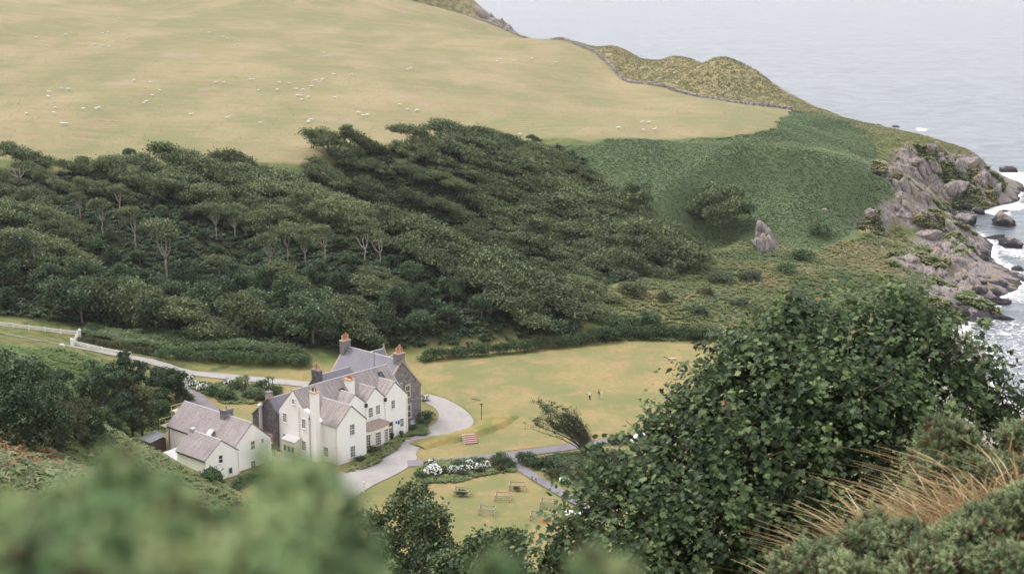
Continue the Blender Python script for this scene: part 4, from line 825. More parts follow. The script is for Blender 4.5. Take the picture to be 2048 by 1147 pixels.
for i, (p, b) in enumerate(zip(bare_px, bare_w)):
    dead = i in (10, 11); pr = DEADT if dead else UMB; hgt = {0: 1.65, 1: 1.15, 2: 0.95}.get(i, rng.uniform(0.75, 1.0))
    plant('bare_stemmed_tree', pr, i, (b[0], b[1], b[2] - 0.2), rng.uniform(-0.6, 0.6) if i else 0.2, (hgt * 0.8, hgt * 0.8, hgt),
          'tallest pale forked bare trunk standing out against the dark wood' if i == 0 else ('%s tree with pale stem showing in the wood, %s from left' % ('dead' if dead else 'thin crowned', nth(sorted(range(len(bare_px)), key=lambda q: bare_px[q][0]).index(i)))), 'tree', 'pale stemmed trees in the wood')
dead_big = hit(40, 375); plant('dead_tree', DEADT, 0, (dead_big[0], dead_big[1], dead_big[2] - 0.2), 0.4, (1.1, 1.1, 0.95), 'leafless grey dead tree at the far left top of the wood', 'tree'); db2 = hit(35, 545); plant('dead_tree', DEADT, 1, (db2[0], db2[1], db2[2] - 0.2), 2.9, (1.0, 1.0, 0.8), 'leaning leafless tree at the left edge of the wood, halfway down', 'tree', lean=-0.5)
# trees standing up above the field's edge
for k, (px, py, sc, lab) in enumerate(((660, 312, 1.35, 'tallest wind-shorn tree rising above the wood into the sheep field'), (725, 305, 1.05, 'wind-shorn tree on the field edge right of the tallest one'), (880, 298, 0.55, 'small dark windblown tree poking above the bracken edge'), (985, 300, 0.5, 'small tree leaning left at the bracken edge, right of the dark one'),
                                      (1070, 284, 0.42, 'lone small leaning bush at the bottom edge of the sheep field'), (350, 330, 0.6, 'small round dark tree on the field edge above the pale trunks'), (262, 318, 0.55, 'thin scrubby tree on the field edge at left'), (50, 335, 1.15, 'dark tree at the far left end of the field edge'))):
    b = hit(px, py); plant('edge_tree', WIND if k not in (5, 6) else ROUND, k + 2, (b[0], b[1], b[2] - 0.3), 0.1 * k - 0.3, sc, lab, 'tree')
# the dense tree on the bracken slope and two beside it
def dense_tree(seed, h, w, clumps, leaf):
    rr = random.Random(seed); lobes = []; forks = [((0, 0, -0.6), (0.2, 0, h * 0.3), 0.035 * h, 0.022 * h)]
    for i in range(30):
        a = rr.uniform(0, 6.283); r = w * math.sqrt(rr.random()) * 0.85; x, y = r * math.cos(a), r * math.sin(a); z = h * (0.86 - 0.38 * (r / w) ** 2) + rr.uniform(-0.4, 0.04) * h; lobes.append(((x, y, max(z, h * 0.28)), (w * rr.uniform(0.22, 0.34), w * rr.uniform(0.22, 0.34), h * rr.uniform(0.10, 0.15))))
        if i % 3 == 0: forks.append(((0.1, 0, h * 0.25), (x * 0.85, y * 0.85, max(z, h * 0.28) - 0.3), 0.014 * h, 0.005 * h))
    return crown_mesh('dense_crown', lobes, clumps, 11, leaf, G_WOOD, seed, (1.2, 1, 0.9), (-0.5, 0, 0.7), 0.36), trunk_mesh('dense_trunk', forks, BARK, seed)
for k, (px, py, h, w, cl, lab) in enumerate(((1440, 462, 14.5, 9.0, 2200, 'large rounded dark tree alone on the bracken slope'), (1275, 436, 10.5, 5.5, 800, 'rounded tree at the right end of the wood below the bracken'), (1340, 488, 7.0, 4.5, 500, 'smaller rounded tree at the right foot of the wood'))):
    b = hit(px, py); plant('slope_tree', [dense_tree(71 + k, h, w, cl, 0.5)], 0, (b[0], b[1], b[2] - 0.4), 0.7 * k, 1.0, lab, 'tree')

# ------------------------------------------------------------------ bracken, rough grass and scrub as masses
def tuft_template(n, h, w, seed, droop=0.5):
    rng = np.random.RandomState(seed); V = []; Fq = []
    for i in range(n):
        a = 6.283 * (i + rng.rand() * 0.6) / n; d = np.array([math.cos(a), math.sin(a), 0]); s = np.array([-d[1], d[0], 0]) * w; l = h * (0.7 + 0.5 * rng.rand())
        p1 = d * l * 0.45 + np.array([0, 0, l * 0.75]); p2 = d * l * 0.95 + np.array([0, 0, l * (0.85 - droop * 0.4)]); b = len(V); V += [p1 * 0.05 - s * 0.4, p1 * 0.05 + s * 0.4, p1 + s, p1 - s, p2]; Fq += [(b, b + 1, b + 2), (b, b + 2, b + 3), (b + 3, b + 2, b + 4)]
    return np.array(V), np.array(Fq)
def region_points(poly, n, seed, m=0.0, extra=None):
    rng = np.random.RandomState(seed); lo, hi = poly.min(0), poly.max(0); x = rng.uniform(lo[0], hi[0], n * 6); y = rng.uniform(lo[1], hi[1], n * 6); d = poly_dist(x, y, poly); k = d + vnoise(x, y, 9, seed, 2) * 3 > m
    if extra is not None: k &= extra(x, y)
    x, y = x[k][:n], y[k][:n]; return x, y
def mass(name, label, cat, x, y, tmpl, size, mat, seed, tone=None, upb=0.88):
    rng = np.random.RandomState(seed); n = len(x); z = ground(x, y); rot = rand_rots(n, upb, None, rng) * (size * (0.6 + 0.8 * rng.rand(n)))[:, None, None]
    t = np.clip(0.5 + 0.34 * vnoise(x, y, 11, seed, 3) * 1.6 + rng.normal(size=n) * 0.14, 0, 1) if tone is None else np.clip(tone + rng.normal(size=n) * 0.13, 0, 1)
    V, Fc, T = scatter(tmpl[0], tmpl[1], np.stack([x, y, z - 0.05], 1), rot, t); return tag(add(name, np_mesh(name, V, Fc, mat, False, dict(tint=T))), label, cat, kind='stuff')
x, y = region_points(REG['bracken'], 46000, 3, 0.0); mass('bracken', 'deep green bracken covering the shoulder above the beach', 'bracken', x, y, tuft_template(4, 0.30, 0.13, 1), 0.95, G_BRACK, 4, upb=0.85)
rough_poly = gp((1130, 690), (1200, 665), (1215, 580), (1340, 545), (1400, 490), (1500, 485), (1640, 500), (1720, 470), (1800, 450), (1880, 520), (1900, 600), (1820, 660), (1780, 740), (1600, 760), (1480, 700), (1420, 682), (1300, 678), (1180, 688))
x, y = region_points(rough_poly, 16000, 5, 0.0, lambda x, y: poly_dist(x, y, REG['rock3']) < 0); mass('rough_grass', 'tangled rough grass and weeds on the valley floor behind the lawn', 'grass', x, y, tuft_template(6, 0.62, 0.10, 2, 0.3), 1.0, G_ROUGH, 6)
knoll_poly = np.concatenate([WALL_XY[:12] + np.array([1.5, 2.5]), [(40, 830), (60, 780), (75, 720), (95, 660), (125, 610), (150, 560), (168, 530), (150, 490), (120, 480)], gp((1700, 250))])
x, y = region_points(knoll_poly, 16000, 7); mass('headland_grass', 'tawny rough grass over the headland knolls beyond the field wall', 'grass', x, y, tuft_template(4, 0.5, 0.12, 3, 0.4), 0.9, leaf_mat('headland_blade', [(0, (0.135, 0.155, 0.075)), (0.5, (0.205, 0.21, 0.105)), (1, (0.33, 0.275, 0.16))], obvar=(1, 1)), 8)
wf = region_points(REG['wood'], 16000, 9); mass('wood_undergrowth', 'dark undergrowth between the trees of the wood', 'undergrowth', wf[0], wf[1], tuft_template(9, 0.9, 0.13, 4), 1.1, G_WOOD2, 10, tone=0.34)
verge = gp((160, 668), (320, 700), (470, 706), (610, 722), (600, 700), (470, 684), (330, 672), (180, 655)); x, y = region_points(verge, 3500, 11); mass('long_grass', 'long grey green grass between the wood and the hedge', 'grass', x, y, tuft_template(6, 1.0, 0.12, 5, 0.2), 1.0, G_HEDGE, 12, tone=0.75)
bank = gp((0, 690), (100, 695), (200, 720), (235, 740), (250, 800), (330, 800), (330, 850), (200, 880), (60, 760)); x, y = region_points(bank, 6000, 13); mass('bank_weeds', 'bright green weeds on the bank below the white fence', 'grass', x, y, tuft_template(6, 0.45, 0.08, 6, 0.3), 1.0, leaf_mat('fresh_grass', [(0, (0.05, 0.10, 0.025)), (0.6, (0.12, 0.20, 0.05)), (1, (0.22, 0.26, 0.09))], obvar=(1, 1)), 14)
left_slope = np.array([(-48, 70), (-18, 62), (-20, 95), (-35, 125), (-60, 130)]); x, y = region_points(left_slope, 7000, 15); mass('dead_bracken', 'rusty and green bracken on the near left slope', 'bracken', x, y, tuft_template(6, 0.45, 0.09, 7), 1.0, leaf_mat('rusty_bracken', [(0, (0.045, 0.07, 0.025)), (0.45, (0.10, 0.125, 0.045)), (0.62, (0.19, 0.125, 0.05)), (1, (0.24, 0.10, 0.05))], obvar=(1, 1)), 16)

fp = REG['field'].copy(); rngf = np.random.RandomState(31); yy = rngf.uniform(400, 760, 90000) ** 1.0; xx = rngf.uniform(-0.36, 0.36, 90000) * yy; kf = poly_dist(xx, yy, fp) > 0.5; xx, yy = xx[kf][:20000], yy[kf][:20000]
mass('pasture_tufts', 'short dry tussocks of grass all over the sheep field', 'grass', xx, yy, tuft_template(4, 0.13, 0.10, 32, 1.2), 1.0, leaf_mat('pasture_blade', [(0, (0.22, 0.225, 0.105)), (0.5, (0.31, 0.28, 0.14)), (0.8, (0.40, 0.33, 0.19)), (1, (0.41, 0.29, 0.19))], obvar=(1, 1)), 33, upb=0.7)
# ------------------------------------------------------------------ rocks and cliffs
M = Mat('shore_rock', 0.9, 0.2); n1 = M.noise(1.1, 5, 0.72, vec=M.pos(scale=(1.5, 1, 0.6))); rc = M.mix(M.ramp(n1, (0.34, 0.0), (0.60, 1.0)), (0.080, 0.070, 0.068), (0.34, 0.30, 0.285))
rc = M.mix(M.ramp(M.noise(0.3, 3), (0.52, 0.0), (0.64, 0.7)), rc, (0.27, 0.20, 0.115)); sep = M.node('ShaderNodeSeparateXYZ'); M.link(M.pos(), sep.inputs[0])
rc = M.mix(M.ramp(M.math('MULTIPLY_ADD', M.noise(0.35, 3), 2.4, M.math('MULTIPLY_ADD', sep.outputs[2], 0.42, 0.45)), (0.30, 1.0), (0.85, 0.0)), rc, (0.040, 0.037, 0.042)); M.col(rc); M.bump(n1, 0.9, 0.35); ROCK = M.done()
def ico(sub):
    bm = bmesh.new(); bmesh.ops.create_icosphere(bm, subdivisions=sub, radius=1.0); V = np.array([v.co for v in bm.verts]); Fc = np.array([[v.index for v in f.verts] for f in bm.faces]); bm.free(); return V, Fc
ICO5, ICO4 = ico(5), ico(4)
def rock_mesh(seed, planes=22, tilt=0.5, rough=0.10, base=ICO4):
    rng = np.random.RandomState(seed); V, Fc = base; nrm = rng.normal(size=(planes, 3)); nrm[:, 2] *= 0.75; nrm /= np.linalg.norm(nrm, axis=1)[:, None]; d = rng.uniform(0.55, 1.0, planes)
    dots = V @ nrm.T; r = np.where(dots > 0.05, d[None] / np.maximum(dots, 0.05), 9).min(1); r = np.minimum(r, 1.25)
    st = V @ np.array([math.sin(tilt), 0.25, math.cos(tilt)]); r = r * (1 + 0.05 * np.sign(np.sin(st * 17 + rng.rand() * 6)) + rough * vnoise(V[:, 0] * 3 + V[:, 2] * 2.2, V[:, 1] * 3 - V[:, 2], 1.0, seed % 50, 4))
    return np_mesh('rock', V * r[:, None], Fc, ROCK, False)
ROCKS = [rock_mesh(s, 20 + s % 7, 0.3 + 0.1 * (s % 6)) for s in range(200, 210)]
def rock(px, py, z, wx, wy, hz, k, label, name='rock', rz=0.0, group='rocks along the shore'):
    p = at_z(px, py, z) if z is not None else hit(px, py); o = tag(add(name, ROCKS[k % 10], None, (p[0], p[1], p[2]), rz), label, 'rock', group); o.scale = (wx, wy, hz); o.rotation_euler = (0, 0.25 * ((k * 7) % 5 - 2) * 0.4, rz); return o
SEA_ROCKS = [(2020, 345, -5, 9, 7, 4.5, 'dark skerry beyond the headland cliffs at the right edge'), (1790, 256, -5, 7, 3.5, 2.2, 'low dark skerry showing over the headland skyline'), (1760, 252, -5, 4, 2.5, 1.5, 'smallest skerry left of the low dark one on the skyline'),
    (2045, 385, -5, 6, 5, 3.2, 'black rock in the surf at the right edge below the skerry'), (2010, 425, -5, 5, 3, 1.6, 'low black rock in the surf under the headland cliff'), (1960, 425, -4, 5, 3, 2, 'low black rock between the cliff foot and the surf'),
    (1925, 448, -4, 9, 6, 5.2, 'big split grey boulder left of the rounded pair'), (1895, 440, -3, 6, 5, 4.2, 'grey boulder leaning on the big split one'), (2010, 450, -4.5, 10, 6, 5.4, 'largest rounded dark boulder at the right edge'), (1985, 480, -5, 7, 5, 2.4, 'dark flat rock under the largest rounded boulder'),
    (2020, 492, -4.5, 9, 5, 4.6, 'tawny topped boulder with a dark overhang above the inlet'), (1940, 500, -4, 6, 4, 2.6, 'lichen covered rock at the head of the inlet'), (1900, 520, -3, 9, 5, 3.6, 'long ribbed grey rock on the left of the inlet'), (1960, 525, -4.5, 6, 4, 4.4, 'pointed grey rock with dark seaward face by the inlet'),
    (1850, 535, -2, 7, 4, 3.0, 'tawny grey rock at the end of the grass flat'), (2035, 545, -5, 5, 3, 2.0, 'black rock in the water right of the inlet'), (2048, 565, -5, 4, 3, 1.6, 'small black rock in the water at the right edge'), (1950, 555, -3.8, 8, 5, 3.6, 'green capped rock in the middle of the shore'), (1990, 575, -4.4, 7, 4, 3.0, 'grey rock sloping down to the water below the green capped one'),
    (1920, 590, -3.4, 9, 4, 1.8, 'low flat pinkish ledge above the beach'), (1990, 605, -4.4, 8, 4, 2.2, 'low flat ledge reaching into the water'), (1960, 635, -4.4, 8, 4, 2.4, 'dark seaweed covered ledge at the beach end'), (2010, 640, -4.8, 7, 3.5, 2.2, 'dark ledge in the surf at the beach end'), (1920, 625, -3.8, 6, 4, 2.0, 'rounded grey rock where the beach begins'),
    (1990, 672, -5, 3, 1.4, 0.6, 'small black rock awash off the beach'), (2028, 676, -5, 1.6, 1.0, 0.5, 'tiny black rock awash off the beach, right one')]
for i, (px, py, z, wx, wy, hz, lab) in enumerate(SEA_ROCKS): rock(px, py, z - 0.6, wx * 0.55, wy * 0.75, hz * 0.72, i, lab, rz=(i * 1.7) % 3.1)
CLIFF = [(1780, 350, 5.5, 4, 6.0, 'pale wedge of cliff rock left of the grassy gully'), (1830, 322, 5, 4, 3.0, 'upper band of cliff rock under the headland turf'), (1880, 318, 6, 4, 4.5, 'fluted dark cliff face under the headland top'), (1930, 330, 7, 5, 5.5, 'outer cliff buttress at the headland point'), (1960, 352, 7, 5, 5.5, 'slabby rock sloping from the headland point to the sea'),
    (1990, 380, 6, 4, 4.0, 'lowest slab of the headland at the water'), (1900, 372, 8, 5, 5.0, 'dark undercut cliff base of the headland'), (1840, 388, 6, 4, 4.0, 'grey cliff rock beside the gully floor'), (1800, 395, 4, 3, 2.6, 'pale cliff rock at the foot of the gully'), (1740, 425, 5, 3, 2.6, 'pinkish outcrop below the bracken crest, left one'), (1800, 428, 6, 3, 3.0, 'pinkish outcrop below the bracken crest, right one'),
    (1650, 420, 1.8, 1.4, 1.6, 'small pale outcrop on the green slope'), (1765, 498, 2, 1.5, 1.4, 'small pinkish outcrop on the grass flat'), (1850, 470, 6, 4, 3.4, 'rusty outcrop between grass and boulders'), (1900, 482, 6, 4, 3.0, 'rusty grey outcrop above the inlet')]
for i, (px, py, wx, wy, hz, lab) in enumerate(CLIFF):
    p = hit(px, py); o = tag(add('rock_outcrop', ROCKS[(i * 3 + 1) % 10], None, (p[0], p[1] + wy * 0.25, p[2] - hz * 0.25), (i * 0.9) % 3.1), lab, 'rock', 'rock outcrops of the coast'); o.scale = (wx * 0.85, wy * 0.9, hz * 0.8)
# broken rock faces: many angular slabs of one cliff, dipping the same way
def cliff_mass(name, poly, n, size, seed, elong=1.5):
    rng = np.random.RandomState(seed); x, y = region_points(poly, n, seed, 0.0); Vs, Fs, b = [], [], 0; V0, F0 = ICO3
    for i in range(len(x)):
        nrm = rng.normal(size=(13, 3)); nrm /= np.linalg.norm(nrm, axis=1)[:, None]; dd = rng.uniform(0.5, 1.0, 13); dots = V0 @ nrm.T; r = np.minimum(np.where(dots > 0.05, dd[None] / np.maximum(dots, 0.05), 9).min(1), 1.3); s = size * (0.45 + rng.rand() ** 2 * 1.1)
        P = V0 * r[:, None] * np.array([0.75, 0.8, elong]) * s; a = -0.55 + rng.normal() * 0.12; c_, s_ = math.cos(a), math.sin(a); P = np.stack([P[:, 0] * c_ + P[:, 2] * s_, P[:, 1], -P[:, 0] * s_ + P[:, 2] * c_], 1); a = rng.normal() * 0.5; c_, s_ = math.cos(a), math.sin(a); P = np.stack([P[:, 0] * c_ - P[:, 1] * s_, P[:, 0] * s_ + P[:, 1] * c_, P[:, 2]], 1)
        Vs.append(P + np.array([x[i], y[i], float(ground(x[i], y[i])) - 0.25 * s])); Fs.append(F0 + b); b += len(V0)
    return structure(name, np_mesh(name, np.concatenate(Vs), np.concatenate(Fs), ROCK, False))
ICO3 = ico(3)
from_px = lambda *p: gp(*p)
cliff_mass('cliff', from_px((1750, 350), (1790, 308), (1880, 303), (1950, 318), (2005, 375), (1985, 398), (1850, 420), (1800, 385)), 170, 2.6, 81); cliff_mass('shore_crags', np.concatenate([REG['rock2']]), 80, 2.0, 82, 1.2); cliff_mass('shore_ledges', REG['rock3'], 110, 2.1, 83, 0.9)
cliff_mass('crag', from_px((1508, 505), (1520, 462), (1540, 446), (1572, 500), (1565, 508)), 22, 1.7, 85, 2.1)
cliff_mass('far_cliff', np.array([at_t(*p)[:2] for p in ((960, 60, 1150), (1000, 52, 1170), (1040, 68, 1175), (1046, 76, 1160), (1000, 76, 1120))]), 40, 4.0, 84)
cp2 = [region_points(REG[k_], n_, 90 + q_, 0.0, lambda x, y: vnoise(x, y, 8, 44, 2) > 0.12) for q_, (k_, n_) in enumerate((('rock', 2600), ('rock2', 1500), ('rock3', 1300)))]
mass('cliff_grass', 'tufts of grass growing on the ledges of the cliffs and shore rocks', 'grass', np.concatenate([p[0] for p in cp2]), np.concatenate([p[1] for p in cp2]), tuft_template(6, 1.5, 0.30, 45, 0.5), 1.0, G_ROUGH, 46)
# ------------------------------------------------------------------ dry stone wall along the sea side of the field
dw = thing('dry_stone_wall', 'long grey dry stone wall winding along the sea edge of the sheep field', 'wall'); WL = smooth_line(WALL_XY, 2); seg = np.hypot(*np.diff(WL, axis=0).T); cum = np.concatenate([[0], np.cumsum(seg)])
CUBE = np.array([(x, y, z) for x in (-.5, .5) for y in (-.5, .5) for z in (-.5, .5)], float); CUBE_F = np.array([(0, 1, 3, 2), (4, 6, 7, 5), (0, 4, 5, 1), (2, 3, 7, 6), (0, 2, 6, 4), (1, 5, 7, 3)])
WALLST = leaf_mat('field_stone', [(0, (0.11, 0.10, 0.10)), (0.5, (0.25, 0.225, 0.215)), (1, (0.45, 0.41, 0.39))], 0.95, 0.1, (1, 1), 0.0); nr_ = np.random.RandomState(3)
def wall_course(s0, s1, zc, wdt, n, size):
    s = np.sort(nr_.uniform(s0, s1, n)); x = np.interp(s, cum, WL[:, 0]); y = np.interp(s, cum, WL[:, 1]); z = ground(x, y) + zc; ox = nr_.uniform(-wdt, wdt, n); rot = rand_rots(n, 0.75, None, nr_) * (np.array(size)[None, None, :] * (0.7 + 0.7 * nr_.rand(n))[:, None, None])
    return scatter(CUBE, CUBE_F, np.stack([x + ox * 0.7, y + ox, z], 1), rot, nr_.rand(n))
Vs, Fs, Ts, b = [], [], [], 0
for zc, n in ((0.15, 2400), (0.45, 2200), (0.75, 2000), (1.05, 1700)):
    V, Fc, T = wall_course(0, cum[-1] * 0.62, zc, 0.28 - zc * 0.08, n, (0.55, 0.45, 0.34)); Vs.append(V); Fs.append(Fc + b); Ts.append(T); b += len(V)
tag(add('stones', np_mesh('stones', np.concatenate(Vs), np.concatenate(Fs), WALLST, False, dict(tint=np.concatenate(Ts))), dw), kind='stuff')
Vs, Fs, Ts, b = [], [], [], 0
for zc, n in ((0.2, 900), (0.7, 800)):
    V, Fc, T = wall_course(cum[-1] * 0.62, cum[-1], zc, 0.3, n, (0.8, 0.6, 0.45)); Vs.append(V); Fs.append(Fc + b); Ts.append(T); b += len(V)
tag(add('far_stones', np_mesh('far_stones', np.concatenate(Vs), np.concatenate(Fs), WALLST, False, dict(tint=np.concatenate(Ts))), dw), kind='stuff')
gp_ = at_t(1122, 117, 778); ga = thing('field_gate', 'weathered wooden gate in the field wall near the coast', 'gate', (gp_[0], gp_[1], float(ground(gp_[0], gp_[1]))), 0.5); GREYW = simple('grey_timber', (0.27, 0.235, 0.195), 0.9, 0.2, 4)
for x in (-1.7, 1.7): m = MB(); m.box(x - 0.12, x + 0.12, -0.12, 0.12, -0.3, 1.6); m.build('post', GREYW, ga)
for z in (0.3, 0.6, 0.9, 1.2): m = MB(); m.box(-1.6, 1.6, -0.04, 0.04, z, z + 0.14); m.build('rail', GREYW, ga)

# ------------------------------------------------------------------ sheep
WOOL = simple('wool', (0.66, 0.63, 0.58), 0.95, 0.12, 9, obj=True); FACE = simple('sheep_face', (0.50, 0.46, 0.41), 0.9, 0.1, 9)
def sheep_mesh(seed, graze=True, lying=False):
    rng = random.Random(seed); bm = bmesh.new()
    def ball(c, r, sub=2, rough=0.06):
        q = bmesh.ops.create_icosphere(bm, subdivisions=sub, radius=1.0)
        for v in q['verts']: n = 1 + rough * mnoise.noise(v.co * 3 + Vector((seed, 0, 0))); v.co = Vector((c[0] + v.co.x * r[0] * n, c[1] + v.co.y * r[1] * n, c[2] + v.co.z * r[2] * n))
    zb = 0.38 if lying else 0.62
    ball((0, 0, zb), (0.52, 0.28, 0.30)); ball((0.36, 0, zb + 0.02), (0.24, 0.24, 0.26)); ball((-0.36, 0, zb), (0.24, 0.26, 0.27)); hd = (0.80, 0, 0.26) if graze and not lying else (0.74, 0, zb + 0.34)
    mid = ((0.5 + hd[0]) / 2, 0, (zb + 0.08 + hd[2]) / 2); ball(mid, (0.17, 0.12, 0.17), 1); ball(hd, (0.16, 0.085, 0.10), 1); ball((hd[0] + 0.09, 0, hd[2] - 0.05), (0.08, 0.06, 0.06), 1)
    for s in (-1, 1): ball((hd[0] - 0.06, s * 0.13, hd[2] + 0.05), (0.03, 0.07, 0.03), 1)
    if not lying:
        for x in (-0.34, 0.34):
            for s in (-1, 1): ball((x, s * 0.15, 0.22), (0.055, 0.055, 0.25), 1, 0)
    me = bpy.data.meshes.new('sheep'); bm.to_mesh(me); bm.free(); me.materials.append(WOOL); me.polygons.foreach_set('use_smooth', [True] * len(me.polygons)); return me
SHEEP = [sheep_mesh(1), sheep_mesh(2, False), sheep_mesh(3, False, True)]
SHEEP_PX = [(238, 37), (132, 70), (72, 76), (93, 92), (205, 67), (218, 65), (254, 77), (188, 90), (205, 92), (219, 94), (406, 60), (419, 65), (445, 73), (455, 78), (476, 89), (648, 105), (655, 114), (268, 162), (300, 166), (320, 181), (305, 192), (137, 180), (123, 177), (99, 186), (97, 195), (293, 204), (288, 206), (111, 217), (53, 227), (108, 227), (197, 217), (192, 219), (167, 220), (126, 249), (133, 249), (382, 229), (455, 237), (520, 247),
    (432, 166), (447, 166), (499, 159), (507, 160), (517, 181), (555, 181), (559, 166), (578, 167), (593, 178), (606, 179), (595, 191), (603, 192), (604, 199), (617, 195), (623, 174), (631, 161), (645, 161), (668, 150), (703, 150), (670, 196), (799, 210), (815, 220), (834, 222), (717, 227), (726, 232), (735, 232), (617, 244), (622, 241), (642, 16), (822, 138), (815, 140), (1000, 118), (994, 123), (1028, 122), (1063, 118), (1112, 125), (1238, 257), (1284, 246), (1297, 245), (1287, 262), (1308, 261), (1032, 275), (1040, 270)]
rg = random.Random(9); srows = {}
for i, p in enumerate(SHEEP_PX): srows.setdefault(int(p[1] // 22), []).append(i)
sname = {}
for r_i, rk in enumerate(sorted(srows)):
    for j, i in enumerate(sorted(srows[rk], key=lambda q: SHEEP_PX[q][0])): sname[i] = 'white sheep on the hill field, %s from left in the %s line from top' % (nth(j), nth(r_i))
for i, p in enumerate(SHEEP_PX):
    b = hit(p[0], p[1] + 2); k = 2 if rg.random() < 0.2 else (1 if rg.random() < 0.35 else 0)
    o = tag(add('sheep', SHEEP[k], None, b, rg.choice((0, math.pi)) + rg.uniform(-0.9, 0.9), rg.uniform(0.9, 1.15)), sname[i], 'sheep', 'sheep scattered over the hill field')

# ------------------------------------------------------------------ white post and rail fences, gateway
WP = simple('white_fence_paint', (0.78, 0.77, 0.75), 0.7, 0.05, 4)
def rail_fence(label, a, b, n, h=1.05, rails=(0.45, 0.8, 1.02)):
    pa, pb = hit(*a), hit(*b); o = thing('rail_fence', label, 'fence', pa); zs = [float(ground(*(pa[:2] + (pb[:2] - pa[:2]) * i / n))) - pa[2] for i in range(n + 1)]; d = (pb - pa)
    P = [Vector((d[0] * i / n, d[1] * i / n, zs[i])) for i in range(n + 1)]
    for p in P: m = MB(); m.box(p.x - 0.08, p.x + 0.08, p.y - 0.08, p.y + 0.08, p.z - 0.3, p.z + h + 0.12); m.build('post', WP, o)
    for i in range(n):
        for r_ in rails: m = MB(); m.bar(P[i] + Vector((0, -0.1, r_)), P[i + 1] + Vector((0, -0.1, r_)), 0.05, 0.17); m.build('rail', WP, o)
rail_fence('white rail fence running in from the left edge above the drive', (-70, 650), (154, 672), 7); rail_fence('white rail fence sloping down along the drive towards the house', (148, 691), (262, 714), 4)
rail_fence('short steep white fence panel joining the two fence runs', (157, 673), (147, 690), 2, 1.3, (0.3, 0.6, 0.9, 1.2))
for k, (px, py, lab) in enumerate(((160, 673, 'white gate post at the upper fence end'), (144, 692, 'white gate post at the lower fence start'))):
    b = hit(px, py); o = thing('gate_post', lab, 'post', b); m = MB(); m.box(-0.2, 0.2, -0.2, 0.2, -0.3, 1.35); m.build('shaft', WP, o); m = MB(); m.box(-0.26, 0.26, -0.26, 0.26, 1.35, 1.5); m.lathe([(0.2, 1.5), (0.05, 1.75)], (0, 0, 0), 8); m.build('cap', WP, o)
b = hit(125, 692); o = thing('white_stone', 'white painted boulder beside the drive by the fence gap', 'stone', b); me = ROCKS[4].copy(); me.materials.clear(); me.materials.append(WP); q = add('stone', me, o, (0, 0, 0.2)); q.scale = (0.5, 0.4, 0.45)
kerb = smooth_line(gp((58, 679), (90, 685), (120, 691)), 2); 
b = at_z(1640 * 0 + 1432, 660, 1.2)

# ------------------------------------------------------------------ hedges
def hedge(name, label, line, w, h, seed, mat=None, leaf=0.30, dens=26, zf=None):
    """a thick clipped hedge along a line: one mound of leaf tufts over stems"""
    P = smooth_line(np.array([hit(*p)[:2] for p in line]), 2); sg = np.hypot(*np.diff(P, axis=0).T); cu_ = np.concatenate([[0], np.cumsum(sg)]); n = max(4, int(cu_[-1] / (w * 0.55))); lobes = []; rr = random.Random(seed); st = MB(); b0 = P[0]
    for i in range(n):
        s = cu_[-1] * i / (n - 1); x = np.interp(s, cu_, P[:, 0]); y = np.interp(s, cu_, P[:, 1]); z = float(ground(x, y)); hh = h * rr.uniform(0.75, 1.15)
        lobes.append(((x - b0[0] + rr.uniform(-.25, .25) * w, y - b0[1] + rr.uniform(-.3, .3) * w, z + hh * 0.45), (w * 0.62, w * 0.55, hh * 0.55))); limb(st, (x - b0[0], y - b0[1], z - 0.3), (x - b0[0] + rr.uniform(-.3, .3), y - b0[1], z + hh * 0.6), 0.07, 0.02, rr, 0.1, 3, 5)
    o = thing(name, label, 'hedge', (b0[0], b0[1], 0)); add('foliage', crown_mesh('hedge_foliage', lobes, int(cu_[-1] * dens * h), 9, leaf, mat or G_HEDGE, seed, (1, 1, 1), (-0.2, 0, 1), 0.22), o); add('stem', st.mesh('hedge_stem', BARK), o); return o
hedge('hedge', 'long dark hedge along the far edge of the lawn, left stretch', [(858, 718), (950, 712), (1060, 700), (1172, 686)], 2.6, 2.0, 301); hedge('hedge', 'dark hedge along the far edge of the lawn, right stretch', [(1192, 682), (1280, 672), (1360, 672), (1425, 682)], 3.2, 2.4, 302)
hedge('hedge', 'thick dark hedge between the rear drive and the wood', [(318, 715), (400, 716), (480, 724), (560, 730), (605, 730)], 2.8, 2.1, 303); hedge('hedge', 'low hedge beside the white fence and the drive', [(165, 684), (220, 694), (290, 708), (320, 712)], 1.6, 1.1, 304, G_OLIVE)
hedge('hedge', 'low clipped dark hedge in front of the cottage', [(418, 962), (470, 966), (530, 962)], 1.2, 1.2, 305)
